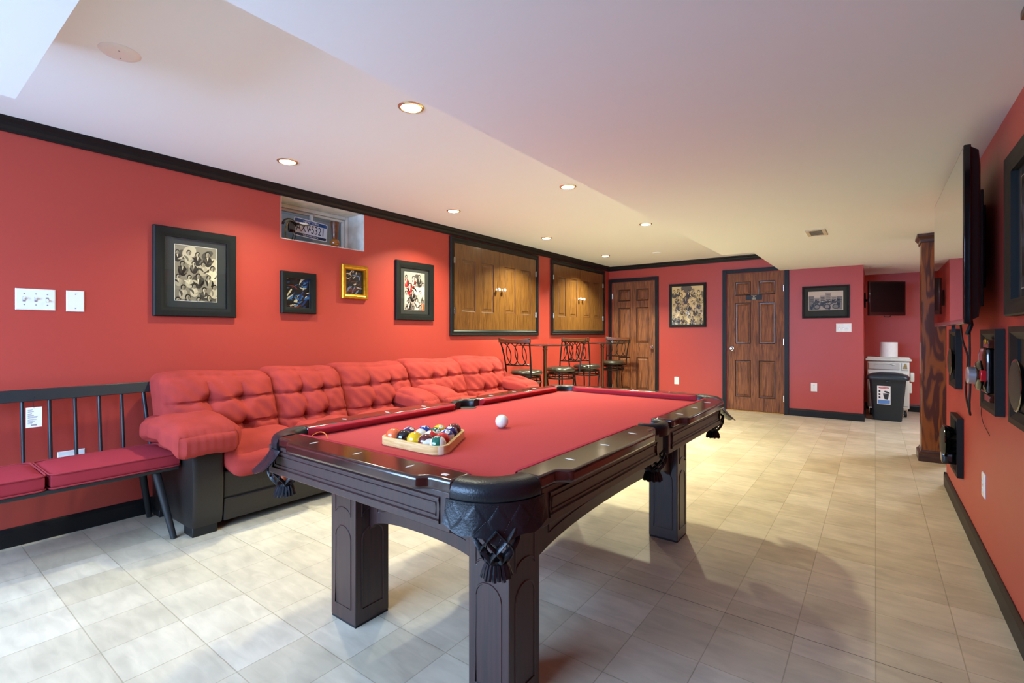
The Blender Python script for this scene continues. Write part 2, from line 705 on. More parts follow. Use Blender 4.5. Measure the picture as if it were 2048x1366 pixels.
baseboard('baseboard_left', (XL, YN), (XL, YB), 1, 0)
baseboard('baseboard_back_1', (-2.815, YB), (-1.84, YB), 0, -1)
baseboard('baseboard_back_2', (-0.955, YB), (CHX, YB), 0, -1)
baseboard('baseboard_chase', (CHX, YB - 0.015), (CHX, AY), 1, 0)
baseboard('baseboard_alcove', (CHX, AY), (SX, AY), 0, -1)
baseboard('baseboard_right', (XR, YN), (XR, WEND), -1, 0)
baseboard('baseboard_right_end', (XR - 0.015, WEND), (XR + 0.14, WEND), 0, 1)

# crown moulding along the left wall and the back wall up to the lowered ceiling


def crown(name, p0, p1, nx, ny, m0=0, m1=0):
    prof = [(0, -0.072), (0.012, -0.072), (0.016, -0.058), (0.030, -0.044), (0.036, -0.026), (0.052, -0.014), (0.056, 0), (0, 0)]
    bm = BM()
    tx, ty = p1[0] - p0[0], p1[1] - p0[1]
    l = math.hypot(tx, ty)
    tx, ty = tx / l, ty / l
    a, b = [], []
    for t, z in prof:
        a.append(bm.verts.new((p0[0] + nx * t + tx * t * m0, p0[1] + ny * t + ty * t * m0, HC + z)))
        b.append(bm.verts.new((p1[0] + nx * t - tx * t * m1, p1[1] + ny * t - ty * t * m1, HC + z)))
    n = len(prof)
    for i in range(n):
        j = (i + 1) % n
        bm.faces.new((a[i], a[j], b[j], b[i]))
    bm.faces.new(a)
    bm.faces.new(b[::-1])
    struct(name, bm, M['black_trim'], smooth=False)


crown('trim_1', (XL, YN), (XL, YB), 1, 0, 0, 1)
crown('trim_2', (XL, YB), (-1.07, YB), 0, -1, 1, 0)


# ---------------------------------------------------------------- panelled timber leaves
def leaf(bm, x0, x1, z0, z1, panels, t=0.035, y=0.0):
    """a timber leaf in the XZ plane, front at -Y, with raised-and-fielded panels given as rectangles"""
    xs = sorted({x0, x1} | {p[0] for p in panels} | {p[1] for p in panels})
    zs = sorted({z0, z1} | {p[2] for p in panels} | {p[3] for p in panels})
    for i in range(len(xs) - 1):
        for j in range(len(zs) - 1):
            cx, cz = (xs[i] + xs[i + 1]) / 2, (zs[j] + zs[j + 1]) / 2
            if any(p[0] < cx < p[1] and p[2] < cz < p[3] for p in panels):
                continue
            v = [bm.verts.new(q) for q in ((xs[i], y, zs[j]), (xs[i + 1], y, zs[j]), (xs[i + 1], y, zs[j + 1]), (xs[i], y, zs[j + 1]))]
            bm.faces.new(v)
    for p in panels:
        hw, hh = (p[1] - p[0]) / 2, (p[3] - p[2]) / 2
        cx, cz = (p[0] + p[1]) / 2, (p[2] + p[3]) / 2
        rect_loops(bm, [(hw, hh, y), (hw - 0.005, hh - 0.005, y + 0.004), (hw - 0.012, hh - 0.012, y + 0.013), (hw - 0.022, hh - 0.022, y + 0.014)], cx, cz, fill=False, mi=1)
        rect_loops(bm, [(hw - 0.022, hh - 0.022, y + 0.014), (hw - 0.045, hh - 0.045, y + 0.004), (hw - 0.048, hh - 0.048, y + 0.003)], cx, cz)
    bmesh.ops.remove_doubles(bm, verts=bm.verts, dist=1e-5)
    # back and edges
    v = [bm.verts.new(q) for q in ((x0, y + t, z0), (x0, y + t, z1), (x1, y + t, z1), (x1, y + t, z0))]
    bm.faces.new(v)
    for a, b in (((x0, z0), (x1, z0)), ((x1, z0), (x1, z1)), ((x1, z1), (x0, z1)), ((x0, z1), (x0, z0))):
        bm.faces.new([bm.verts.new(q) for q in ((a[0], y, a[1]), (b[0], y, b[1]), (b[0], y + t, b[1]), (a[0], y + t, a[1]))])


def casing(bm, x0, x1, z0, z1, w=0.058, y0=0.0, t=0.018, bottom=False, xcut=None):
    """door/cupboard casing around an opening; stepped profile; front at -Y"""
    def bar(a0, a1, b0, b1):
        box(bm, a0, a1, y0 - t, y0, b0, b1)
    bar(x0 - w, x0, z0 - (w if bottom else 0), z1 + w)
    bar(x1, x1 + w, z0 - (w if bottom else 0), (z1 + w) if xcut is None else z1)
    bar(x0, x1 if xcut is None else xcut, z1, z1 + w)
    if bottom:
        bar(x0, x1, z0 - w, z0)


def back_bead(bm, x0, x1, z0, z1, w, y, bottom=True):
    pts = [(x0 - w, y, z0 - (w if bottom else 0)), (x0 - w, y, z1 + w), (x1 + w, y, z1 + w), (x1 + w, y, z0 - (w if bottom else 0))]
    for a, b in list(zip(pts, pts[1:])) + ([(pts[3], pts[0])] if bottom else []):
        tube(bm, [a, b], 0.007, 6)


def door(name, D, knob_x, hinge_x, label_nothing=None, xcut=None):
    x0, x1, zt = D
    d = thing(name, None, None, ((x0 + x1) / 2, YB, 0), kind='structure')
    bm = BM()
    casing(bm, x0 - 0.004, x1 + 0.004, 0, zt + 0.003, w=0.056, y0=YB - 0.001, xcut=xcut)
    if x0 < -3:
        bmesh.ops.bisect_plane(bm, geom=bm.verts[:] + bm.edges[:] + bm.faces[:], plane_co=(XL + 0.004, 0, 0), plane_no=(-1, 0, 0), clear_outer=True)
    # jamb inside the opening
    box(bm, x0 - 0.004, x0 - 0.0005, YB, YB + 0.11, 0, zt)
    box(bm, x1 + 0.0005, x1 + 0.004, YB, YB + 0.11, 0, zt)
    obj('door_frame', bm, M['black_trim'], d, bevel=0.004)
    w = x1 - x0
    h = zt - 0.014
    z0 = 0.012
    px = [(x0 + w * 0.145, x0 + w * 0.43), (x0 + w * 0.565, x0 + w * 0.85)]
    pz = [(0.095, 0.365), (0.485, 0.785), (0.838, 0.938)]
    panels = [(a, b, z0 + h * c, z0 + h * e) for a, b in px for c, e in pz]
    bm = BM()
    leaf(bm, x0, x1, z0, z0 + h, panels, y=YB + 0.012)
    obj('door_leaf', bm, [M['door_wood'], M['stain']], d, sharp=15)
    bm = BM()
    prof = [(0.0, -0.062), (0.016, -0.061), (0.025, -0.052), (0.027, -0.042), (0.022, -0.032), (0.012, -0.026), (0.011, -0.010), (0.030, -0.008), (0.033, -0.003), (0.033, 0.0)]
    lathe(bm, prof, (knob_x, YB + 0.011, 0.915), 'Y', 20)
    obj('door_knob', bm, M['chrome'], d)
    for z in (0.22, 1.02, 1.78):
        bm = BM()
        tube(bm, [(hinge_x, YB + 0.004, z - 0.045), (hinge_x, YB + 0.004, z + 0.045)], 0.007, 8)
        box(bm, hinge_x - 0.012, hinge_x + 0.012, YB + 0.006, YB + 0.010, z - 0.044, z + 0.044)
        obj('hinge', bm, M['chrome'], d)
    return d


door('door_1', D1, -2.935, -3.635)
d2 = door('door_2', D2, -1.712, -1.02, xcut=-1.095)
# yellowish timber threshold under door 2
bm = BM()
box(bm, D2[0], D2[1], YB - 0.02, YB + 0.12, 0.001, 0.008)
obj('threshold', bm, mat('pale oak threshold', '#b98f4e', rough=0.5, noise=0.2, nscale=30), d2, smooth=False)

# engraved plaque on door 2
pq = thing('door_plaque', 'small black plaque with pale lettering on the brown door', 'plaque', (-1.41, YB + 0.011, 1.665), 0)
bm = BM()
box(bm, -0.107, 0.107, -0.004, 0, -0.036, 0.036)
obj('plate', bm, M['plaque'], pq, world=False, bevel=0.002)
bm = BM()
for z, w in ((0.023, 0.034), (0.008, 0.011), (-0.006, 0.028), (-0.016, 0.027), (-0.026, 0.025)):
    x = -w
    random.seed(int(z * 1000) + 90)
    while x < w:
        l = random.uniform(0.006, 0.014)
        box(bm, x, min(w, x + l), -0.0052, -0.0041, z - 0.0032, z + 0.0032)
        x += l + 0.003
obj('lettering', bm, mat('engraving', '#c9c3ae', rough=0.6), pq, world=False, smooth=False)

# ---------------------------------------------------------------- recessed basement window
w1 = thing('window_1', None, None, (XL - 0.2, (WY0 + WY1) / 2, WZ0), kind='structure')
bm = BM()
XW = XL - 0.235
box(bm, XW - 0.05, XL - 0.001, WY0 + 0.0005, WY0 + 0.006, WZ0, WZ1)      # reveals
box(bm, XW - 0.05, XL - 0.001, WY1 - 0.006, WY1 - 0.0005, WZ0, WZ1)
box(bm, XW - 0.05, XL - 0.001, WY0, WY1, WZ0 + 0.0005, WZ0 + 0.006)
box(bm, XW - 0.05, XL - 0.001, WY0, WY1, WZ1 - 0.006, WZ1 - 0.0005)
obj('window_reveal', bm, M['cream_paint'], w1, smooth=False)
bm = BM()
a0, a1, b0, b1 = WY0 + 0.006, WY1 - 0.006, WZ0 + 0.006, WZ1 - 0.006
for k, (w, dx) in enumerate(((0.030, 0.0), (0.022, -0.018))):
    x0, x1 = XW + dx - 0.02, XW + dx + 0.012
    box(bm, x0, x1, a0, a0 + w, b0, b1)
    box(bm, x0, x1, a1 - w, a1, b0, b1)
    box(bm, x0, x1, a0 + w, a1 - w, b0, b0 + w)
    box(bm, x0, x1, a0 + w, a1 - w, b1 - w, b1)
    a0, a1, b0, b1 = a0 + w + 0.002, a1 - w - 0.002, b0 + w + 0.002, b1 - w - 0.002
obj('window_frame', bm, M['upvc'], w1, bevel=0.004)
bm = BM()
box(bm, XW - 0.03, XW - 0.026, a0 - 0.004, a1 + 0.004, b0 - 0.004, b1 + 0.004)
obj('window_pane', bm, M['glass'], w1, smooth=False)
bm = BM()
box(bm, XW - 0.012, XW + 0.02, 2.325, 2.345, 2.09, 2.17)
box(bm, XW + 0.012, XW + 0.022, 2.328, 2.342, 2.02, 2.12)
obj('latch', bm, M['white_plastic'], w1, bevel=0.003)
# window well outside
bm = BM()
box(bm, XL - 0.75, XL - 0.72, WY0 - 0.2, WY1 + 0.2, 1.6, 2.6)
box(bm, XL - 0.72, XL - 0.31, WY0 - 0.2, WY0 - 0.17, 1.6, 2.6)
box(bm, XL - 0.72, XL - 0.31, WY1 + 0.17, WY1 + 0.2, 1.6, 2.6)
box(bm, XL - 0.72, XL - 0.31, WY0 - 0.17, WY1 + 0.17, 1.6, 1.65)
obj('window_well', bm, M['grey_well'], w1, smooth=False)

# ---------------------------------------------------------------- recessed downlights
HOLES = [(-1.88, 1.66, 'largest recessed downlight, nearest the lowered ceiling edge'),
         (-3.13, 1.69, 'recessed downlight above the large framed portrait collage on the left wall'),
         (-1.917, 3.29, 'recessed downlight over the far half of the pool table'),
         (-3.15, 3.30, 'recessed downlight in front of the portrait frame beside the oak shutters'),
         (-1.92, 4.90, 'recessed downlight farthest right, near the lowered ceiling edge'),
         (-3.15, 4.90, 'recessed downlight in front of the larger pair of oak shutters'),
         (-3.18, 6.55, 'farthest recessed downlight, above the corner by the smaller shutters')]
for (x, y, lab), watts in zip(HOLES, DOWN_W):
    t = thing('downlight', lab, 'ceiling light', (x, y, HC), 0, 'recessed downlights')
    bm = BM()
    lathe(bm, [(0.050, -0.004), (0.053, -0.007), (0.062, -0.005), (0.066, -0.001), (0.066, 0.0)], seg=28)
    obj('trim_ring', bm, M['brass'], t, world=False)
    bm = BM()
    lathe(bm, [(0, -0.012), (0.03, -0.011), (0.046, -0.006), (0.051, -0.002)], seg=24)
    obj('bulb', bm, M['bulb'], t, world=False)
    l = area('downlight_beam', (0, 0, -0.016), (0, 0, 0), 0.09, 0, watts, (0.96, 1.0, 0.73), spread=124, shape='DISK', parent=t)

# round blank cover and small detector on the ceiling
t = thing('ceiling_cover', 'round white blank cover plate on the ceiling at upper left', 'cover plate', (-2.462, 0.625, HC))
bm = BM()
lathe(bm, [(0, -0.010), (0.045, -0.010), (0.062, -0.007), (0.070, -0.001), (0.070, 0)], seg=40)
obj('plate', bm, M['white_plastic'], t, world=False)
for s in (-1, 1):
    bm = BM()
    lathe(bm, [(0, -0.0115), (0.003, -0.0112), (0.0035, -0.0098)], (s * 0.03, s * -0.01, 0), seg=10)
    obj('screw', bm, M['silver'], t, world=False)
t = tag(obj('ceiling_disc', (lambda b: (lathe(b, [(0, -0.012), (0.05, -0.012), (0.06, -0.004), (0.06, 0)], (-2.47, 6.72, HC), seg=28), b)[1])(BM()), M['ceil']),
        'flat pale disc on the ceiling near the back corner', 'cover plate')


def vent(label, x, y, w, d, dark):
    t = thing('ceiling_vent', label, 'vent', (x, y, HS))
    bm = BM()
    o, i = (w / 2, d / 2), (w / 2 - 0.028, d / 2 - 0.028)
    for a, b, c, e in ((-o[0], o[0], -o[1], -i[1]), (-o[0], o[0], i[1], o[1]), (-o[0], -i[0], -i[1], i[1]), (i[0], o[0], -i[1], i[1])):
        box(bm, a, b, c, e, -0.008, 0)
    obj('frame', bm, M['vent_metal'], t, world=False, bevel=0.003)
    bm = BM()
    box(bm, -i[0], i[0], -i[1], i[1], -0.002, -0.0005)
    obj('backing', bm, M['vent_dark'], t, world=False, smooth=False)
    n = 8
    for k in range(n):
        bm = BM()
        yy = -i[1] + (k + 0.5) * 2 * i[1] / n
        prism(bm, [(yy - 0.008, -0.006), (yy - 0.006, -0.007), (yy + 0.006, -0.002), (yy + 0.004, -0.001)], -i[0], i[0], 'X')
        obj('slat', bm, M['vent_metal'], t, world=False, smooth=False)


vent('square tan air vent in the lowered ceiling before the wooden post', -0.412, 5.03, 0.15, 0.30, True)
vent('long pale air vent in the alcove ceiling above the small screen', 0.06, 8.1, 0.24, 0.12, False)

# side-room ceiling light (around the corner, to the right)
t = thing('ceiling_panel_light', 'flat white ceiling light around the corner in the side room', 'ceiling light', (1.35, 6.9, HS))
bm = BM()
box(bm, -0.3, 0.3, -0.3, 0.3, -0.03, 0)
obj('housing', bm, M['white_plastic'], t, world=False, bevel=0.004)
area('panel_glow', (0, 0, -0.034), (0, 0, 0), 0.55, 0.55, SIDE_W, (0.72, 0.85, 1.0), parent=t)

# ================================================================ WALL-MOUNTED THINGS
FACE_LEFT, FACE_BACK, FACE_RIGHT = PI / 2, 0.0, -PI / 2     # turn of a thing hung on that wall


# ---- printed pictures: flat inks in one mesh
class Ink:
    def __init__(self, w, h):
        self.bm = BM()
        self.cl = self.bm.loops.layers.color.new('ink')
        self.w, self.h, self.k = w / 2, h / 2, 0

    def poly(self, pts, col):
        self.k += 1
        y = -self.k * 0.000018
        q = []
        for x, z in pts:
            x, z = max(-self.w, min(self.w, x)), max(-self.h, min(self.h, z))
            if not q or abs(q[-1][0] - x) + abs(q[-1][1] - z) > 1e-6:
                q.append((x, z))
        if len(q) < 3:
            return
        f = self.bm.faces.new([self.bm.verts.new((x, y, z)) for x, z in q])
        for l in f.loops:
            l[self.cl] = col

    def ell(self, x, z, a, b, col, rot=0, n=16, t0=0, t1=2 * PI):
        c, s = math.cos(rot), math.sin(rot)
        pts = []
        for k in range(n):
            t = t0 + (t1 - t0) * k / (n if abs(t1 - t0 - 2 * PI) < 1e-6 else n - 1)
            u, v = a * math.cos(t), b * math.sin(t)
            pts.append((x + u * c - v * s, z + u * s + v * c))
        self.poly(pts, col)

    def swoosh(self, x, z, l, w, col, rot, bend):
        c, s = math.cos(rot), math.sin(rot)
        top, bot = [], []
        for k in range(9):
            t = k / 8
            u = (t - 0.5) * l
            v = bend * l * (0.25 - (t - 0.5) ** 2) * 4
            hw = w * math.sin(PI * t) ** 0.7
            top.append((u, v + hw))
            bot.append((u, v - hw))
        self.poly([(x + u * c - v * s, z + u * s + v * c) for u, v in bot + top[::-1]], col)


def shade(rng, pal, lo, hi):
    v = rng.uniform(lo, hi)
    a, b = lin(pal[0]), lin(pal[1])
    return tuple(a[i] + (b[i] - a[i]) * v for i in range(3)) + (1,)


def crowd(w, h, seed, pal, rows, cols, bg=0.7, accents=()):
    """a collage of small figures: heads, hair, shoulders, arms"""
    rng = random.Random(seed)
    I = Ink(w, h)
    I.poly([(-w / 2, -h / 2), (w / 2, -h / 2), (w / 2, h / 2), (-w / 2, h / 2)], shade(rng, pal, bg, bg))
    for _ in range(14):
        I.ell(rng.uniform(-.5, .5) * w, rng.uniform(-.5, .5) * h, rng.uniform(.08, .2) * w, rng.uniform(.05, .15) * h, shade(rng, pal, 0.3, 0.9), rng.uniform(0, 3))
    for r in range(rows):
        z = h * (0.36 - 0.82 * r / max(1, rows - 1))
        for c in range(cols):
            x = w * (-0.42 + 0.84 * (c + 0.5 * (r % 2)) / max(1, cols - 0.5)) + rng.uniform(-.03, .03) * w
            zz = z + rng.uniform(-.04, .04) * h
            s = w / cols * rng.uniform(0.30, 0.40)
            dark = rng.random() < 0.5
            body = shade(rng, pal, 0.02, 0.3) if dark else shade(rng, pal, 0.65, 1.0)
            if accents and rng.random() < 0.45:
                body = lin(rng.choice(accents))
            I.ell(x, zz - 1.9 * s, 1.15 * s, 1.5 * s, body, rng.uniform(-.2, .2))
            I.swoosh(x - 0.8 * s, zz - 1.7 * s, 2.2 * s, 0.3 * s, shade(rng, pal, 0.0, 1.0), rng.uniform(-1.4, -0.3), 0.15)
            I.swoosh(x + 0.8 * s, zz - 1.8 * s, 2.2 * s, 0.28 * s, shade(rng, pal, 0.0, 1.0), rng.uniform(0.3, 1.4), -0.15)
            I.poly([(x - .25 * s, zz - .8 * s), (x, zz - 1.9 * s), (x + .25 * s, zz - .8 * s)], shade(rng, pal, 0.8, 1.0))
            I.ell(x, zz + 0.12 * s, 0.66 * s, 0.80 * s, shade(rng, pal, 0.0, 0.15))
            I.ell(x + 0.05 * s, zz - 0.12 * s, 0.48 * s, 0.66 * s, shade(rng, pal, 0.55, 0.95))
            I.ell(x + 0.22 * s, zz - 0.15 * s, 0.2 * s, 0.5 * s, shade(rng, pal, 0.35, 0.55))
    return I.bm


def swirl(w, h, seed, cols, n=90):
    rng = random.Random(seed)
    I = Ink(w, h)
    I.poly([(-w / 2, -h / 2), (w / 2, -h / 2), (w / 2, h / 2), (-w / 2, h / 2)], lin(cols[0]))
    for _ in range(n):
        I.swoosh(rng.uniform(-.5, .5) * w, rng.uniform(-.5, .5) * h, rng.uniform(.25, .7) * w, rng.uniform(.015, .055) * w, lin(rng.choice(cols)), rng.uniform(-0.4, 1.3), rng.uniform(-.3, .3))
    return I.bm


def street(w, h, seed, pal):
    rng = random.Random(seed)
    I = Ink(w, h)
    I.poly([(-w / 2, -h / 2), (w / 2, -h / 2), (w / 2, h / 2), (-w / 2, h / 2)], shade(rng, pal, 0.8, 0.8))
    for k in range(6):
        x = -w / 2 + w * k / 6
        z = rng.uniform(.15, .45) * h
        I.poly([(x, -h / 2), (x + w / 6.2, -h / 2), (x + w / 6.2, z), (x, z)], shade(rng, pal, 0.35, 0.75))
        for r in range(4):
            I.poly([(x + .01, z - .02 - r * .022), (x + w / 7, z - .02 - r * .022), (x + w / 7, z - .03 - r * .022), (x + .01, z - .03 - r * .022)], shade(rng, pal, 0.1, 0.5))
    for _ in range(24):
        x, z = rng.uniform(-.42, .42) * w, rng.uniform(-.3, .12) * h
        s = rng.uniform(.03, .05) * w
        I.ell(x, z - 1.6 * s, s, 1.8 * s, shade(rng, pal, 0.0, 0.5))
        I.ell(x, z + .2 * s, .5 * s, .6 * s, shade(rng, pal, 0.0, 0.2))
        I.ell(x + .05 * s, z, .35 * s, .45 * s, shade(rng, pal, 0.6, 0.9))
    for x in (-.25, 0.05, 0.3):
        I.ell(x * w, -.33 * h, .10 * w, .14 * h, shade(rng, pal, 0.0, 0.1))
        I.ell(x * w, -.33 * h, .07 * w, .10 * h, shade(rng, pal, 0.4, 0.6))
        I.swoosh(x * w, -.2 * h, .4 * w, .03 * w, shade(rng, pal, 0.0, 0.3), 0.3, 0.2)
    return I.bm


def picture(label, w, h, loc, rot, fw, art, frame='frame_black', mw=None, ft=0.028, art_w=None, art_h=None, inner=None, glaze=True, art_dx=0, art_dz=0):
    """w x h outside size; frame moulding width fw; art mesh is centred on the opening"""
    t = thing('picture_frame', label, 'picture', loc, rot)
    bm = BM()
    hw, hh = w / 2, h / 2
    rect_loops(bm, [(hw, hh, 0), (hw, hh, -ft + 0.006), (hw - 0.006, hh - 0.006, -ft), (hw - fw * 0.55, hh - fw * 0.55, -ft + 0.001), (hw - fw * 0.8, hh - fw * 0.8, -ft + 0.008), (hw - fw, hh - fw, -ft + 0.010), (hw - fw, hh - fw, -0.004)], fill=False)
    obj('frame', bm, M[frame], t, world=False, sharp=30)
    ow, oh = hw - fw, hh - fw
    bm = BM()
    if inner:
        rect_loops(bm, [(ow, oh, -0.010), (ow - inner, oh - inner, -0.007)], fill=False)
        obj('inner_lip', bm, M['matt_black'], t, world=False, smooth=False)
        bm = BM()
    box(bm, -ow + 0.0005, ow - 0.0005, -0.004, -0.001, -oh + 0.0005, oh - 0.0005)
    obj('mat_board' if mw else 'backing', bm, M['mat_board'], t, world=False, smooth=False)
    if art_w:
        bm = BM()
        rect_loops(bm, [(art_w / 2 + 0.004, art_h / 2 + 0.004, -0.0041), (art_w / 2 + 0.004, art_h / 2 + 0.004, -0.0046)], cx=art_dx, cz=art_dz)
        obj('print_border', bm, M['cream_edge'], t, world=False, smooth=False)
    art.transform(Matrix.Translation((art_dx, -0.0050, art_dz)))
    obj('print', art, M['ink'], t, world=False, smooth=False)
    if glaze:
        bm = BM()
        v = [bm.verts.new(q) for q in ((-ow, -0.0125, -oh), (ow, -0.0125, -oh), (ow, -0.0125, oh), (-ow, -0.0125, oh))]
        bm.faces.new(v)
        obj('glazing', bm, M['glass'], t, world=False, smooth=False, recalc=False)
    return t


GREY = ('#0d0c0a', '#f0e8d4')
SEPIA = ('#2a180c', '#fff2cc')
VIOLET = ('#1e1722', '#f6ece0')
picture('large black framed grey portrait collage above the left end of the sofa', 0.50, 0.585, (XL + 0.001, 1.355, 1.545), FACE_LEFT, 0.062,
        crowd(0.252, 0.368, 3, GREY, 5, 4, 0.6), mw=0.07, art_w=0.252, art_h=0.368, art_dz=0.0)
picture('small dark framed painting of blue and orange swirls under the window', 0.292, 0.33, (XL + 0.001, 2.080, 1.463), FACE_LEFT, 0.045,
        swirl(0.19, 0.235, 11, ['#0c1116', '#16324e', '#2c6a9a', '#d9d4c4', '#a05a34', '#10151c', '#4a3220', '#6f9fc0', '#0a0c10']), ft=0.035, inner=0.006, glaze=False)
picture('small gold framed painting of a dark seated figure', 0.266, 0.298, (XL + 0.001, 2.603, 1.593), FACE_LEFT, 0.042,
        swirl(0.172, 0.206, 23, ['#0b0c12', '#141a30', '#34507e', '#e0d2c0', '#9a5a34', '#0a0a0e', '#1a1420', '#a8aec0'], 80), frame='gold', ft=0.03, glaze=False)
picture('tall black framed colourful band collage beside the oak shutters', 0.498, 0.58, (XL + 0.001, 3.31, 1.561), FACE_LEFT, 0.062,
        crowd(0.258, 0.37, 8, ('#1a1213', '#f4ece6'), 5, 3, 0.75, ('#d03a50', '#f09a3a', '#b84a3c', '#7a7292', '#f2eae0', '#e8dccf')), mw=0.07, art_w=0.258, art_h=0.37)
picture('black framed sepia crowd collage between the two brown doors', 0.570, 0.685, (-2.355, YB - 0.001, 1.582), FACE_BACK, 0.042,
        crowd(0.484, 0.60, 5, SEPIA, 6, 6, 0.85), ft=0.022, glaze=True)
picture('wide black framed street photograph above the light switch plate', 0.538, 0.435, (-0.532, YB - 0.001, 1.564), FACE_BACK, 0.026,
        street(0.385, 0.245, 9, VIOLET), mw=0.07, ft=0.022, art_w=0.385, art_h=0.245, art_dz=0.018, glaze=False)
picture('tall dark framed black and white photograph on the right wall', 0.56, 0.60, (XR - 0.001, 2.335, 1.505), FACE_RIGHT, 0.062,
        (lambda b: b)(crowd(0.34, 0.40, 31, ('#0a0a0c', '#a8a8ae'), 3, 2, 0.35)), mw=0.06, ft=0.035, art_w=0.34, art_h=0.40)


# ---- switch plates and sockets
def wall_plate(label, cat, name, w, h, loc, rot, kind):
    t = thing(name, label, cat, loc, rot)
    bm = BM()
    rect_loops(bm, [(w / 2, h / 2, 0), (w / 2, h / 2, -0.003), (w / 2 - 0.004, h / 2 - 0.004, -0.006)], back=True)
    obj('plate', bm, M['white_plastic'], t, world=False, sharp=30)

    def screws(x, dz):
        for s in (-1, 1):
            bm = BM()
            lathe(bm, [(0, -0.0075), (0.003, -0.0072), (0.0035, -0.006)], (x, 0, s * dz), 'Y', 10)
            obj('screw', bm, M['silver'], t, world=False)
    if kind == 'switch':
        for i, x in enumerate((-0.046, 0, 0.046)):
            bm = BM()
            box(bm, x - 0.006, x + 0.006, -0.0068, -0.0055, -0.013, 0.013)
            obj('toggle_slot', bm, M['silver'], t, world=False, smooth=False)
            bm = BM()
            up = 1 if i != 2 else -1
            prism(bm, [(-0.006, -0.006 * up), (-0.019, 0.006 * up), (-0.019, 0.012 * up), (-0.006, 0.007 * up)], x - 0.004, x + 0.004, 'X')
            obj('toggle', bm, M['white_plastic'], t, world=False, smooth=False)
            screws(x, 0.03)
    elif kind == 'blank':
        screws(0, 0.04)
    else:
        rots = (0.021, -0.021)
        for z in rots:
            bm = BM()
            horiz = w > h
            pts = [(0.014 * math.cos(a) * 1.0, 0.017 * math.sin(a)) for a in [2 * PI * k / 16 for k in range(16)]]
            pts = [(max(-0.014, min(0.014, x)), max(-0.012, min(0.012, y))) for x, y in pts]
            if horiz:
                pts = [(y + z, x) for x, y in pts]
            else:
                pts = [(x, y + z) for x, y in pts]
            prism(bm, pts, -0.0085, -0.0055, 'Y')
            r = obj('receptacle', bm, M['white_plastic'], t, world=False, smooth=False)
            bm = BM()
            for s in (-1, 1):
                if horiz:
                    box(bm, z - 0.003, z + 0.005, -0.0088, -0.0084, s * 0.006 - 0.001, s * 0.006 + 0.001)
                else:
                    box(bm, s * 0.006 - 0.001, s * 0.006 + 0.001, -0.0088, -0.0084, z - 0.002, z + 0.006)
            obj('slots', bm, M['matt_black'], r, world=False, smooth=False)
        bm = BM()
        lathe(bm, [(0, -0.0072), (0.003, -0.007), (0.0035, -0.0058)], (0, 0, 0), 'Y', 10)
        obj('screw', bm, M['silver'], t, world=False)
    return t


wall_plate('white triple light switch on the left wall above the bench', 'light switch', 'light_switch', 0.160, 0.115, (XL + 0.0005, 0.567, 1.327), FACE_LEFT, 'switch')
wall_plate('white blank wall plate beside the triple switch on the left wall', 'wall plate', 'blank_plate', 0.079, 0.120, (XL + 0.0005, 0.732, 1.326), FACE_LEFT, 'blank')
wall_plate('white horizontal wall socket behind the bench spindles', 'socket', 'wall_socket', 0.120, 0.075, (XL + 0.0005, 0.715, 0.432), FACE_LEFT, 'socket')
wall_plate('white switch plate under the street photograph on the back wall', 'light switch', 'light_switch', 0.168, 0.113, (-0.33, YB - 0.0005, 1.216), FACE_BACK, 'switch')
wall_plate('white wall socket between the two brown doors', 'socket', 'wall_socket', 0.073, 0.115, (-2.524, YB - 0.0005, 0.39), FACE_BACK, 'socket')
wall_plate('white wall socket right of the second door, below the street photograph', 'socket', 'wall_socket', 0.073, 0.115, (-0.663, YB - 0.0005, 0.408), FACE_BACK, 'socket')
wall_plate('white wall socket low on the right wall near the speakers', 'socket', 'wall_socket', 0.075, 0.118, (XR - 0.0005, 3.29, 0.397), FACE_RIGHT, 'socket')

# ---- shuttered openings on the left wall: two pairs of oak leaves cut from panel doors


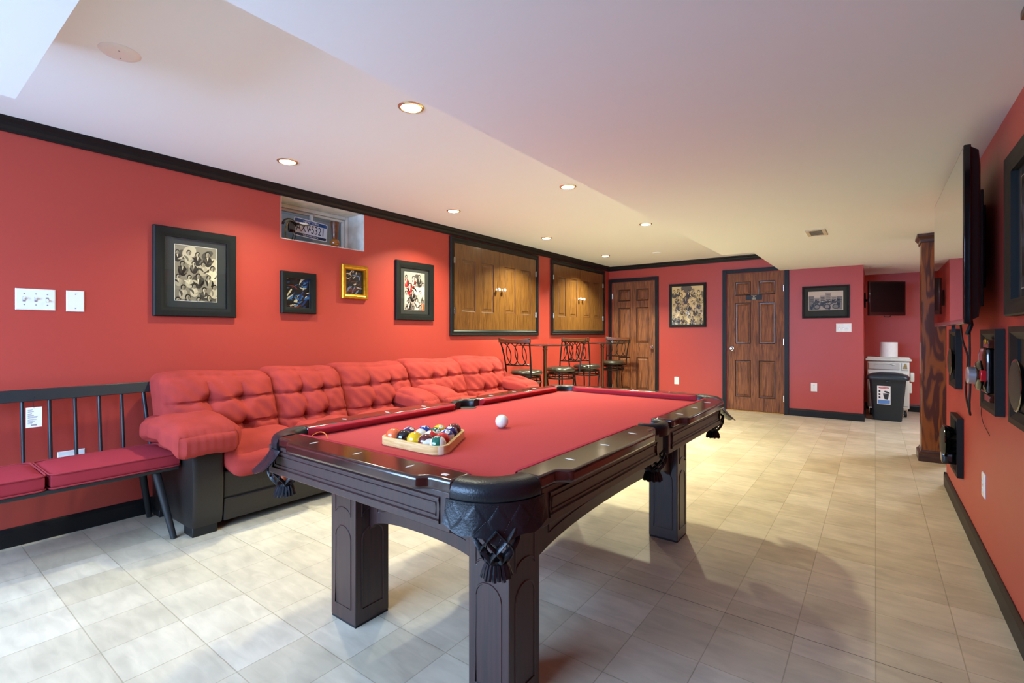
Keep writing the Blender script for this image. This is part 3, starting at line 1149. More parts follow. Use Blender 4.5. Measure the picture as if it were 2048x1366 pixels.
def shutters(label, y0, y1, z0, z1):
    t = thing('shutter_cupboard', label, 'cupboard', (XL + 0.001, (y0 + y1) / 2, z0), FACE_LEFT, 'oak shutter cupboards')
    W, H = (y1 - y0), (z1 - z0)
    fw = 0.066
    bm = BM()
    hw, hh = W / 2, H / 2
    rect_loops(bm, [(hw, hh, 0), (hw, hh, -0.016), (hw - 0.010, hh - 0.010, -0.026), (hw - 0.018, hh - 0.018, -0.026), (hw - 0.024, hh - 0.024, -0.018), (hw - fw + 0.016, hh - fw + 0.016, -0.020), (hw - fw + 0.004, hh - fw + 0.004, -0.012), (hw - fw, hh - fw, -0.010), (hw - fw, hh - fw, 0)], cz=hh, fill=False)
    obj('frame', bm, M['black_trim'], t, world=False, sharp=25)
    iw = W / 2 - fw - 0.002
    b0, b1 = fw + 0.002, H - fw - 0.002
    h = b1 - b0
    for s in (-1, 1):
        x0, x1 = (-iw, -0.0015) if s < 0 else (0.0015, iw)
        w = x1 - x0
        pan = [(x0 + w * a, x0 + w * b, b0 + h * 0.215, b0 + h * 0.825) for a, b in ((0.15, 0.44), (0.58, 0.87))]
        if s > 0:
            pan = [(x0 + w * a, x0 + w * b, b0 + h * 0.215, b0 + h * 0.825) for a, b in ((0.13, 0.42), (0.56, 0.85))]
        bm = BM()
        leaf(bm, x0, x1, b0, b1, pan, t=0.010, y=-0.012)
        d = obj('shutter_leaf', bm, [M['shutter_wood'], M['stain']], t, world=False, sharp=15)
        bm = BM()
        kx, kz = s * 0.055, b0 + h * 0.515
        lathe(bm, [(0.014, -0.012), (0.014, -0.016), (0.006, -0.020), (0.006, -0.034), (0.017, -0.040), (0.021, -0.052), (0.017, -0.063), (0, -0.067)], (kx, 0, kz), 'Y', 12)
        obj('knob', bm, M['crystal'], d, world=False, sharp=15)
        for q in (0.22, 0.80):
            bm = BM()
            hx = s * (iw + 0.002)
            tube(bm, [(hx, -0.016, b0 + h * q - 0.035), (hx, -0.016, b0 + h * q + 0.035)], 0.006, 8)
            box(bm, hx - 0.010, hx + 0.010, -0.016, -0.0125, b0 + h * q - 0.033, b0 + h * q + 0.033)
            obj('hinge', bm, M['chrome'], d, world=False)
    return t


shutters('larger looking pair of oak shutters, nearer, above the first bar stool', 3.808, 5.532, 1.113, 2.204)
shutters('farther pair of oak shutters in the room corner beside the first door', 5.855, 7.565, 1.118, 2.204)

# ---- things on the window ledge
pl = thing('license_plate', 'blue and white license plate hanging from the window latch', 'license plate', (XL - 0.15, 2.283, 2.025), FACE_LEFT)
tilt = Matrix.Rotation(R(3.5), 4, 'Y')
bm = BM()
hw, hh = 0.1525, 0.076


def rrect(hw, hh, r, n=5):
    p = []
    for cx, cz, a0 in ((hw - r, hh - r, 0), (-hw + r, hh - r, 90), (-hw + r, -hh + r, 180), (hw - r, -hh + r, 270)):
        for k in range(n + 1):
            a = R(a0 + 90 * k / n)
            p.append((cx + r * math.cos(a), cz + r * math.sin(a)))
    return p


prism(bm, rrect(hw, hh, 0.012), -0.0012, 0.0012, 'Y')
bm.transform(tilt)
obj('plate', bm, M['plate_white'], pl, world=False)
bm = BM()
prism(bm, [(-hw + .006, 0.040), (hw - .006, 0.040), (hw - .006, 0.063), (hw - 0.016, hh - 0.006), (-hw + 0.016, hh - 0.006), (-hw + .006, 0.063)], -0.0018, -0.0012, 'Y')
bm.transform(tilt)
obj('sky_band', bm, M['plate_blue'], pl, world=False, smooth=False)
bm = BM()
prism(bm, [(-hw + .006, -0.048), (-hw + .006, -0.063), (-hw + .014, -0.070), (hw - .014, -0.070), (hw - .006, -0.063), (hw - .006, -0.048)], -0.0018, -0.0012, 'Y')
bm.transform(tilt)
obj('name_band', bm, M['plate_navy'], pl, world=False, smooth=False)


def plate_text(txt, size, x, z, m, name, sx=1.0):
    b = text_bm(txt, size, tilt @ Matrix.Translation((x, -0.0021, z)) @ FRONT, 0.0002, sx=sx)
    obj(name, b, M[m], pl, world=False, smooth=False)


plate_text('AXV', 0.098, -0.068, -0.004, 'plate_navy', 'lettering', 0.66)
plate_text('5321', 0.098, 0.065, -0.004, 'plate_navy', 'lettering', 0.66)
plate_text('NEW YORK', 0.027, 0.0, 0.054, 'plate_white', 'lettering', 1.0)
plate_text('THE EMPIRE STATE', 0.017, 0.0, -0.060, 'plate_white', 'lettering', 1.0)
bm = BM()
lathe(bm, [(0, -0.0022), (0.008, -0.0021), (0.009, -0.0012)], (-0.008, 0, -0.004), 'Y', 8)
obj('emblem', bm, M['plate_navy'], pl, world=False)
# wooden shaker standing on the ledge
t = thing('wooden_shaker', 'brown carved wooden shaker standing at the right of the window ledge', 'shaker', (XL - 0.045, 2.445, WZ0 + 0.006))
bm = BM()
lathe(bm, [(0, 0), (0.012, 0.001), (0.026, 0.008), (0.038, 0.025), (0.040, 0.040), (0.036, 0.055), (0.026, 0.068), (0.02, 0.072)], seg=24)
obj('ball_base', bm, M['gourd_ball'], t, world=False)
bm = BM()
lathe(bm, [(0.02, 0.070), (0.024, 0.078), (0.027, 0.12), (0.033, 0.18), (0.037, 0.212), (0.036, 0.218), (0.028, 0.218), (0.02, 0.20), (0, 0.20)], seg=24)
obj('handle', bm, M['gourd'], t, world=False)
# dark eyewear with a bright cord
t = thing('eyewear_strap', 'black wraparound eyewear with a bright cord on the window ledge', 'eyewear', (XL - 0.10, 2.07, WZ0 + 0.006), FACE_LEFT)
bm = BM()
tube(bm, [(0.02 + 0.055 * math.cos(a) - 0.04, -0.03 - 0.01 * math.sin(a), 0.125 + 0.045 * math.sin(a)) for a in [PI * k / 10 for k in range(11)]], 0.010, 8)
tube(bm, [(-0.015, -0.03, 0.165), (0.03, -0.045, 0.145), (0.09, -0.05, 0.142), (0.15, -0.04, 0.15)], [0.012, 0.010, 0.006, 0.004], 8)
cushion(bm, (0.0, -0.028, 0.115), (0.03, 0.012, 0.045), 0.012, 4)
obj('frame', bm, M['gloss_black'], t, world=False)
bm = BM()
cushion(bm, (0.085, -0.062, 0.152), (0.034, 0.006, 0.008), 0.006, 3)
obj('lens', bm, M['pearl'], t, world=False)
bm = BM()
tube(bm, [(-0.03, -0.03, 0.15), (-0.05, -0.035, 0.10), (-0.055, -0.035, 0.05), (-0.045, -0.035, 0.018), (0.0, -0.035, 0.012)], 0.006, 6)
obj('cord', bm, mat('tan and green cord', '#b98a4a', rough=0.8, noise=0.9, nscale=45, col2='#2d5a2a'), t, world=False)
bm = BM()
tube(bm, [(0.01, -0.03, 0.09), (0.005, -0.045, 0.05), (-0.004, -0.04, 0.002)], 0.004, 6)
tube(bm, [(0.025, -0.03, 0.08), (0.03, -0.045, 0.05), (0.012, -0.04, 0.002)], 0.004, 6)
obj('arm', bm, M['gloss_black'], t, world=False)

# ================================================================ RIGHT WALL: SCREEN, FRAMED SPEAKERS
tv = thing('television', 'large black flat screen television on an arm on the right wall', 'television', (XR - 0.002, 3.39, 1.56), FACE_RIGHT)
# local: x = -(world y - 3.39), y = world x - XR (negative into the room), z
TVY = -0.130                     # screen face
bm = BM()
W2, Z0, Z1 = 0.625, -0.380, 0.372
box(bm, -W2, W2, TVY, TVY + 0.024, Z0, Z1)
obj('bezel', bm, M['gloss_black'], tv, world=False, bevel=0.004)
bm = BM()
box(bm, -W2 + 0.014, W2 - 0.014, TVY - 0.001, TVY, Z0 + 0.022, Z1 - 0.014)
obj('screen', bm, M['screen'], tv, world=False, smooth=False)
bm = BM()
rect_loops(bm, [(W2 - 0.015, 0.365, TVY + 0.024), (W2 - 0.03, 0.35, TVY + 0.050), (W2 - 0.08, 0.30, TVY + 0.062), (W2 - 0.10, 0.24, TVY + 0.064)])
obj('back_shell', bm, M['matt_black'], tv, world=False)
bm = BM()
box(bm, -0.42, 0.42, TVY + 0.060, TVY + 0.088, -0.30, 0.22)  # bracket box enlarged in black to imitate the shadow behind the screen
box(bm, -0.06, 0.06, TVY + 0.078, -0.012, -0.06, 0.06)
box(bm, -0.16, 0.16, -0.014, 0, -0.2, 0.2)
obj('bracket_and_shade', bm, M['matt_black'], tv, world=False, bevel=0.003)
bm = BM()
box(bm, -0.10, -0.085, TVY + 0.03, TVY + 0.045, Z0 - 0.03, Z0 + 0.02)
obj('sensor', bm, M['matt_black'], tv, world=False, smooth=False)
bm = BM()
tube(bm, [(0.30, TVY + 0.05, Z0 + 0.08), (0.31, TVY + 0.06, Z0 + 0.0), (0.32, TVY + 0.045, Z0 - 0.045)], 0.009, 8)
obj('strap', bm, M['matt_black'], tv, world=False)

# power cord: leaves the screen, loops down and comes back up to the knob of the framed player
pts = [(0.372, 3.57, 1.20), (0.385, 3.60, 1.10), (0.40, 3.56, 1.02), (0.405, 3.62, 0.94), (0.41, 3.70, 0.87), (0.41, 3.72, 0.82), (0.405, 3.62, 0.76), (0.40, 3.48, 0.728), (0.392, 3.40, 0.722), (0.385, 3.36, 0.745), (0.382, 3.335, 0.80), (0.385, 3.34, 0.88), (0.385, 3.36, 0.95), (0.388, 3.38, 1.05), (0.388, 3.39, 1.20)]


def smooth_path(pts, n=6):
    P = [Vector(p) for p in pts]
    out = []
    for i in range(len(P) - 1):
        p0, p1, p2, p3 = P[max(i - 1, 0)], P[i], P[i + 1], P[min(i + 2, len(P) - 1)]
        for k in range(n):
            t = k / n
            out.append(0.5 * ((2 * p1) + (p2 - p0) * t + (2 * p0 - 5 * p1 + 4 * p2 - p3) * t * t + (3 * p1 - p0 - 3 * p2 + p3) * t ** 3))
    out.append(P[-1])
    return out


bm = BM()
tube(bm, smooth_path(pts), 0.0045, 8)
tag(obj('power_cord', bm, M['rubber']), 'black power cord looping below the large television', 'cord')
bm = BM()
tube(bm, smooth_path([(0.415, 3.24, 0.80), (0.42, 3.30, 0.745), (0.424, 3.27, 0.70), (0.426, 3.22, 0.685), (0.427, 3.13, 0.665)]), 0.0014, 6)
tag(obj('loose_wire', bm, M['rubber']), 'thin dark wire hanging under the framed player on the right wall', 'wire')


def niche_frame(t, W, H, fw=0.045, ft=0.03):
    bm = BM()
    hw, hh = W / 2, H / 2
    rect_loops(bm, [(hw, hh, 0), (hw, hh, -ft), (hw - fw * 0.45, hh - fw * 0.45, -ft + 0.001), (hw - fw, hh - fw, -0.012), (hw - fw, hh - fw, -0.002)], fill=False)
    obj('frame', bm, M['frame_black'], t, world=False, sharp=25)
    bm = BM()
    box(bm, -hw + fw - 0.002, hw - fw + 0.002, -0.004, -0.001, -hh + fw - 0.002, hh - fw + 0.002)
    obj('backing_panel', bm, M['matt_black'], t, world=False, smooth=False)


def speaker(label, y, z, W, H, r, depth, sink=0.0, basket=False, dz=0.0):
    t = thing('framed_speaker', label, 'speaker', (XR - 0.001, y, z), FACE_RIGHT, 'framed speakers on the right wall')
    niche_frame(t, W, H)
    bm = BM()
    lathe(bm, [(r * 0.55, -0.004), (r * 0.62, -depth * 0.45), (r * 0.80, -depth * 0.5), (r * 0.98, -depth * 0.72), (r * 1.0, -depth * 0.80), (r * 0.97, -depth * 0.84), (r * 0.90, -depth * 0.84)], (0, 0, dz), 'Y', 40)
    obj('rim', bm, M['gloss_black'], t, world=False)
    bm = BM()
    lathe(bm, [(r * 0.94, -depth * 0.82), (r * 0.86, -depth * 0.89), (r * 0.6, -depth * 0.97), (r * 0.3, -depth), (0, -depth * 1.005)], (0, 0, dz), 'Y', 40)
    obj('grille', bm, M['mesh_grille'], t, world=False)
    if basket:
        for k in range(6):
            a = 2 * PI * k / 6 + 0.3
            bm = BM()
            tube(bm, [(r * 0.95 * math.cos(a), -depth * 0.72, dz + r * 0.95 * math.sin(a)), (r * 0.80 * math.cos(a), -depth * 0.4, dz + r * 0.80 * math.sin(a)), (r * 0.55 * math.cos(a), -0.006, dz + r * 0.55 * math.sin(a))], [0.010, 0.012, 0.016], 6)
            obj('basket_arm', bm, M['gloss_black'], t, world=False)
        bm = BM()
        lathe(bm, [(0, -0.035), (r * 0.5, -0.035), (r * 0.52, -0.03), (r * 0.52, -0.005)], (0, 0, dz), 'Y', 28)
        obj('magnet', bm, M['gloss_black'], t, world=False)
        bm = BM()
        cushion(bm, (0.0, -0.05, dz - r * 1.02), (0.05, 0.04, 0.035), 0.012, 4)
        obj('terminal_box', bm, M['gloss_black'], t, world=False)
    return t


speaker('framed round speaker on the right wall nearest the wooden post, just below the television', 4.21, 0.982, 0.34, 0.37, 0.090, 0.050, dz=-0.025)
speaker('low framed speaker with exposed basket near the baseboard end', 4.14, 0.442, 0.33, 0.36, 0.102, 0.095, basket=True, dz=0.012)
speaker('nearest framed speaker with a wide ribbed cone, cut by the right edge', 2.385, 0.988, 0.36, 0.355, 0.092, 0.050, dz=-0.028)

# framed player with a silver dial
t = thing('framed_player', 'framed dark electronic device with a silver dial and red lens', 'audio device', (XR - 0.001, 2.99, 0.977), FACE_RIGHT)
niche_frame(t, 0.355, 0.363)
bm = BM()
cushion(bm, (0, -0.028, 0.0), (0.085, 0.024, 0.10), 0.02, 5)
obj('body', bm, M['gloss_black'], t, world=False)
bm = BM()
lathe(bm, [(0, -0.04), (0.062, -0.045), (0.068, -0.056), (0.060, -0.066), (0.045, -0.070), (0.040, -0.066)], (-0.0, 0, -0.025), 'Y', 32)
obj('dial_collar', bm, M['gloss_black'], t, world=False)
bm = BM()
lathe(bm, [(0.038, -0.05), (0.038, -0.092), (0.034, -0.097), (0, -0.098)], (0, 0, -0.025), 'Y', 32)
obj('dial', bm, M['silver'], t, world=False)
for s in (-1, 1):
    bm = BM()
    box(bm, -0.075, 0.075, -0.046, -0.02, s * 0.085 - 0.012, s * 0.085 + 0.012)
    obj('bracket', bm, M['silver'] if s < 0 else M['gloss_black'], t, world=False, bevel=0.008)
for q in (-0.082, 0.055):
    bm = BM()
    box(bm, q, q + 0.027, -0.062, -0.03, -0.045, 0.003)
    obj('red_lens', bm, M['red_plastic'], t, world=False, bevel=0.004)
brown = mat('brown circuit board', '#4a1f14', rough=0.15, noise=0.6, nscale=70)
for q in ((-0.04, 0.100, 0.134), (-0.036, -0.134, -0.105)):
    bm = BM()
    box(bm, -0.02, 0.10, q[0], -0.004, q[1], q[2])
    obj('circuit_board', bm, brown, t, world=False, bevel=0.002)
bm = BM()
cushion(bm, (0.05, -0.042, 0.128), (0.012, 0.004, 0.012), 0.004, 3)
obj('brass_part', bm, M['gold'], t, world=False)

# ---- wooden post with cap and plinth
t = thing('wooden_post', 'square burl wood post with cap and base by the right wall end', 'post', (0.46, 5.80, 0))
x0, x1, y0, y1 = 0.335, 0.585, 5.675, 5.925
bm = BM()
box(bm, x0, x1, y0, y1, 0.085, HS - 0.07)
obj('shaft', bm, M['burl'], t, bevel=0.004)
bm = BM()
cx, cy = 0.46, 5.80


def sq_profile(bm, prof):
    rings = []
    for h, z in prof:
        rings.append([bm.verts.new((cx + a * h, cy + b * h, z)) for a, b in ((-1, -1), (1, -1), (1, 1), (-1, 1))])
    for a, b in zip(rings, rings[1:]):
        for k in range(4):
            l = (k + 1) % 4
            bm.faces.new((a[k], a[l], b[l], b[k]))
    bm.faces.new(rings[0][::-1])
    bm.faces.new(rings[-1])


sq_profile(bm, [(0.148, 0), (0.148, 0.065), (0.140, 0.078), (0.132, 0.083), (0.129, 0.098), (0.1255, 0.10)])
obj('plinth', bm, M['pine_trim'], t, smooth=False)
bm = BM()
sq_profile(bm, [(0.1255, HS - 0.078), (0.134, HS - 0.074), (0.136, HS - 0.05), (0.150, HS - 0.03), (0.156, HS - 0.022), (0.156, HS - 0.001)])
obj('cap', bm, M['pine_trim'], t, smooth=False)
# matching half post against the right wall, only the corner of its cap in the picture
t = thing('wooden_pilaster', 'corner of a wooden post cap touching the ceiling at the upper right edge', 'post', (0.43, 1.775, 0))
bm = BM()
box(bm, 0.375, 0.4295, 1.675, 1.875, 0.1, HS - 0.075)
obj('shaft', bm, M['burl'], t, smooth=False)
bm = BM()
rings = []
for e, z in ((0.0, HS - 0.078), (0.012, HS - 0.074), (0.016, HS - 0.05), (0.040, HS - 0.028), (0.050, HS - 0.02), (0.050, HS - 0.001)):
    rings.append([bm.verts.new(q) for q in ((0.4295, 1.675 - e, z), (0.4295, 1.875 + e, z), (0.374 - e, 1.875 + e, z), (0.374 - e, 1.675 - e, z))])
for a, b in zip(rings, rings[1:]):
    for k in range(4):
        l = (k + 1) % 4
        bm.faces.new((a[k], a[l], b[l], b[k]))
bm.faces.new(rings[0][::-1])
bm.faces.new(rings[-1])
obj('cap', bm, M['pine_trim'], t, smooth=False)

# ================================================================ POOL TABLE (local axes: x across, y along, origin under its centre)
PX, PY = -1.275, 1.972
pt = thing('pool_table', 'dark mahogany pool table with red cloth and leather pockets', 'pool table', (PX, PY, 0))
HXo, HYo = 0.622, 1.118     # outer edge of the rails
NX, NY = 0.585, 1.09        # outer edge beside the pockets
IX, IY = 0.505, 1.012       # inner edge of the wood
CX, CY = 0.478, 0.985       # cushion nose
ZR, ZC = 0.772, 0.735       # rail top, cloth
QX, QY = 0.425, 0.93        # centre of the corner rings


def P(o, name, bm, m, **k):
    return obj(name, bm, M[m], o, world=False, **k)


# slate bed with cloth
bm = BM()
pts = []
n = 10
for sx, sy in ((1, 1), (-1, 1), (-1, -1), (1, -1)):
    arc = []
    for k in range(n + 1):
        a = PI / 2 * k / n
        arc.append((sx * (QX + 0.02 + 0.075 * math.cos(a)), sy * (QY + 0.02 + 0.075 * math.sin(a))))
    # bite the pocket hole out of the corner
    hole = []
    for k in range(n + 1):
        a = PI + PI / 2 * k / n
        hole.append((sx * (0.505 + 0.062 * math.cos(a)), sy * (1.012 + 0.062 * math.sin(a))))
    seq = hole if sx * sy < 0 else hole[::-1]
    pts += seq
prism(bm, pts, ZC - 0.03, ZC)
P(pt, 'bed_cloth', bm, 'felt', smooth=False)
bm = BM()
prism(bm, [(x * 0.998, y * 0.998) for x, y in pts], 0.655, ZC - 0.0305)
P(pt, 'slate', bm, 'mahogany', smooth=False)


def rail(kind, sx, sy):
    """one rail: polished wood, cloth cushion, pearl sights"""
    bm = BM()
    if kind == 'end':
        o = [(-QX, NY), (-QX + 0.070, NY), (-QX + 0.080, NY + 0.003), (-QX + 0.088, NY + 0.009), (-QX + 0.096, NY + 0.019), (-QX + 0.104, HYo - 0.002), (-QX + 0.116, HYo)]
        outer = o + [(-x, y) for x, y in reversed(o)]
        poly = outer + [(QX, IY), (-QX, IY)]
        sights = [(-0.24, 1.062), (0.0, 1.062), (0.24, 1.062)]
        cus = [(-QX, IY), (QX, IY), (QX - 0.045, CY), (-QX + 0.045, CY)]
        tr = lambda p: (p[0], p[1] * sy)
        along = 0
    else:
        g = 0.10
        cv = [(0, 0.070), (0.003, 0.080), (0.010, 0.088), (0.022, 0.096), (HXo - NX - 0.002, 0.104), (HXo - NX, 0.116)]
        o = [(NX, g)] + [(NX + a, g + b) for a, b in cv] + [(NX + a, QY - b) for a, b in reversed(cv)] + [(NX, QY)]
        poly = o + [(IX, QY), (IX, g)]
        sights = [(0.557, 0.27), (0.557, 0.50), (0.557, 0.73)]
        cus = [(IX, g), (IX, QY), (CX, QY - 0.045), (CX, g + 0.02)]
        tr = lambda p: (p[0] * sx, p[1] * sy)
        along = 1
    prism(bm, [tr(p) for p in poly], ZR - 0.038, ZR)
    for v in bm.verts:                 # the polished top falls slightly towards the outer edge
        if v.co.z > ZR - 0.001:
            v.co.z -= 0.018 * max(0, (abs(v.co.y) - IY) if kind == 'end' else (abs(v.co.x) - IX))
    bmesh.ops.recalc_face_normals(bm, faces=bm.faces)
    r = P(pt, 'rail', bm, 'rail_wood', bevel=0.009, segs=3)
    bm = BM()
    a, b, c, d = [tr(p) for p in cus]
    top = [a, b, c, d]
    vs = [bm.verts.new((x, y, ZR - 0.001)) for x, y in (a, b)] + [bm.verts.new((x, y, ZR - 0.007)) for x, y in (c, d)]
    nose = [bm.verts.new((x, y, ZR - 0.014)) for x, y in (c, d)]
    k = 0.022
    lo = []
    for (x, y) in (c, d):
        if along == 0:
            lo.append(bm.verts.new((x, y + k * sy, ZC + 0.0005)))
        else:
            lo.append(bm.verts.new((x + k * sx, y, ZC + 0.0005)))
    bl = [bm.verts.new((x, y, ZC + 0.0005)) for x, y in (a, b)]
    for q in ((vs[0], vs[1], vs[2], vs[3]), (vs[3], vs[2], nose[0], nose[1]), (nose[1], nose[0], lo[0], lo[1]), (lo[1], lo[0], bl[1], bl[0]), (bl[0], bl[1], vs[1], vs[0]),
              (vs[1], bl[1], lo[0], nose[0], vs[2]), (vs[0], vs[3], nose[1], lo[1], bl[0])):
        bm.faces.new(q)
    P(r, 'cushion', bm, 'felt_dark', bevel=0.003)
    for x, y in sights:
        X, Y = tr((x, y))
        bm = BM()
        l, w = (0.017, 0.0055) if along else (0.0055, 0.017)
        zt = ZR - 0.018 * ((abs(X) - IX) if along else (abs(Y) - IY))
        prism(bm, [(X - l, Y), (X, Y - w), (X + l, Y), (X, Y + w)], zt - 0.001, zt + 0.0006)
        P(r, 'sight', bm, 'pearl', smooth=False)
    return r


r0 = rail('end', 1, -1)
rail('end', 1, 1)
for sx in (-1, 1):
    for sy in (-1, 1):
        rail('side', sx, sy)
# tiny silver badge on the near rail beside the near right pocket
bm = BM()
prism(bm, [(0.365, -1.066), (0.385, -1.066), (0.385, -1.054), (0.365, -1.054)], ZR - 0.002, ZR - 0.0002)
P(r0, 'badge', bm, 'pearl', smooth=False)


def bead_rect(bm, p, r=0.004):
    tube(bm, p, r, 6, closed=True)


# aprons with a moulded panel
AZ0, AZ1 = 0.632, ZR - 0.036


def apron(x0, x1, y0, y1, face):
    bm = BM()
    box(bm, x0, x1, y0, y1, AZ0, AZ1)
    a = P(pt, 'apron', bm, 'mahogany', bevel=0.003)
    bm = BM()
    zz0, zz1 = AZ0 + 0.022, AZ1 - 0.022
    if face in ('-y', '+y'):
        yy = y0 if face == '-y' else y1
        s = -1 if face == '-y' else 1
        m = 0.035
        for off, w in ((0, 0.006), (0.014, 0.0035)):
            bead_rect(bm, [(x0 + m + off, yy, zz0 + off), (x1 - m - off, yy, zz0 + off), (x1 - m - off, yy, zz1 - off), (x0 + m + off, yy, zz1 - off)], w)
    else:
        xx = x0 if face == '-x' else x1
        m = 0.035
        for off, w in ((0, 0.006), (0.014, 0.0035)):
            bead_rect(bm, [(xx, y0 + m + off, zz0 + off), (xx, y1 - m - off, zz0 + off), (xx, y1 - m - off, zz1 - off), (xx, y0 + m + off, zz1 - off)], w)
    P(a, 'panel_moulding', bm, 'mahogany')


for s in (-1, 1):
    ya, yb = sorted((s * (NY - 0.008), s * (NY - 0.034)))
    apron(-0.505, 0.412, ya, yb, '-y' if s < 0 else '+y') if s < 0 else apron(-0.412, 0.412, ya, yb, '+y')
    for q in (-1, 1):
        xa, xb = sorted((s * (NX - 0.004), s * (NX - 0.030)))
        y0, y1 = sorted((q * 0.055, q * 0.915))
        apron(xa, xb, y0, y1, '-x' if s < 0 else '+x')
    # recessed filler behind the side pocket
    bm = BM()
    xa, xb = sorted((s * (NX - 0.045), s * (NX - 0.062)))
    box(bm, xa, xb, -0.055, 0.055, 0.645, AZ1)
    P(pt, 'pocket_filler', bm, 'mahogany', bevel=0.002)

# legs with routed arched panels
LX, LY, LW = 0.372, 0.757, 0.08
for sx in (-1, 1):
    for sy in (-1, 1):
        bm = BM()
        cx, cy = sx * LX, sy * LY
        # legs measured off the floor: x -1.765..-1.60 and -1.02..-0.86, y 1.137..1.30
        cx = -0.408 if sx < 0 else 0.336
        box(bm, cx - LW, cx + LW, cy - LW, cy + LW, 0.008, 0.655)
        lg = P(pt, 'leg', bm, 'mahogany', bevel=0.003)
        bm = BM()
        for axis in ('x', 'y'):
            for sgn in (-1, 1):
                def W(u, z):
                    return (cx + u, cy + sgn * LW, z) if axis == 'y' else (cx + sgn * LW, cy + u, z)
                hw = 0.050
                arch = [W(-hw, 0.065), W(hw, 0.065), W(hw, 0.335)]
                arch += [W(hw * math.cos(a), 0.335 + 0.045 * math.sin(a)) for a in [PI * k / 8 for k in range(1, 8)]]
                arch += [W(-hw, 0.335)]
                tube(bm, arch, 0.0032, 6, closed=True)
                up = [W(hw, 0.64), W(hw, 0.425)]
                up += [W(hw * math.cos(a), 0.425 + 0.028 * math.sin(a)) for a in [PI * k / 8 for k in range(1, 8)]]
                up += [W(-hw, 0.425), W(-hw, 0.64)]
                tube(bm, up, 0.0032, 6)
        P(lg, 'routed_panel', bm, 'mahogany')
        bm = BM()
        box(bm, cx - LW + 0.002, cx + LW - 0.002, cy - LW + 0.002, cy + LW - 0.002, 0, 0.008)
        P(lg, 'foot_pad', bm, 'rubber', smooth=False)


# arched frames between the legs
def arch_frame(u0, u1, w0, w1, zend, zmid, axis):
    n = 24
    poly = []
    for k in range(n + 1):
        t = k / n
        u = u0 + (u1 - u0) * t
        s = 2 * t - 1
        poly.append((u, zend + (zmid - zend) * math.sqrt(max(0, 1 - abs(s) ** 2.4))))
    poly += [(u1, 0.655), (u0, 0.655)]
    bm = BM()
    prism(bm, poly, w0, w1, axis)
    f = P(pt, 'arched_frame', bm, 'mahogany', sharp=30)
    bm = BM()
    for w in (w0, w1):
        pts = []
        for k in range(2, n - 1):
            t = k / n
            u = u0 + (u1 - u0) * t
            s = 2 * t - 1
            pts.append((u, zend + 0.045 + (zmid - zend) * math.sqrt(max(0, 1 - abs(s) ** 2.4))))
        pts += [(pts[-1][0], 0.625), (pts[0][0], 0.625)]
        tube(bm, [((u, w, z) if axis == 'Y' else (w, u, z)) for u, z in pts], 0.003, 6, closed=True)
    P(f, 'routed_panel', bm, 'mahogany')


for s in (-1, 1):
    arch_frame(-0.328, 0.256, s * LY - 0.012, s * LY + 0.012, 0.365, 0.42, 'Y')
cxs = (-0.408, 0.336)
for cx in cxs:
    arch_frame(-LY + LW, LY - LW, cx - 0.012 + (0.03 if cx > 0 else -0.03), cx + 0.012 + (0.03 if cx > 0 else -0.03), 0.365, 0.445, 'X')


# pockets
def leather_net(pk, cx, cy, rt=0.055, zt=0.665, zb=0.572):
    bm = BM()
    n = 7
    for s in (-1, 1):
        for k in range(n):
            a0 = 2 * PI * k / n
            pts = []
            for i in range(9):
                t = i / 8
                a = a0 + s * t * 1.5
                rr = rt * (1 - t) + 0.027 * t + 0.012 * math.sin(PI * t)
                pts.append((cx + rr * math.cos(a), cy + rr * math.sin(a), zt + (zb - zt) * t))
            tube(bm, pts, 0.0062, 6, flat=0.45)
    nt_ = P(pk, 'net', bm, 'leather')
    bm = BM()
    lathe(bm, [(0.0, zb + 0.008), (0.026, zb + 0.006), (0.024, zb - 0.005), (0.025, zb - 0.012)], (cx, cy, 0), seg=20)
    for k in range(18):
        a = 2 * PI * k / 18
        pts = [(cx + rr * math.cos(a), cy + rr * math.sin(a), z) for rr, z in ((0.024, zb - 0.006), (0.030, zb - 0.022), (0.033 + 0.002 * (k % 3), zb - 0.040 - 0.003 * (k % 2)))]
        tube(bm, pts, [0.0052, 0.0062, 0.0058], 5)
    P(nt_, 'tassel', bm, 'leather')


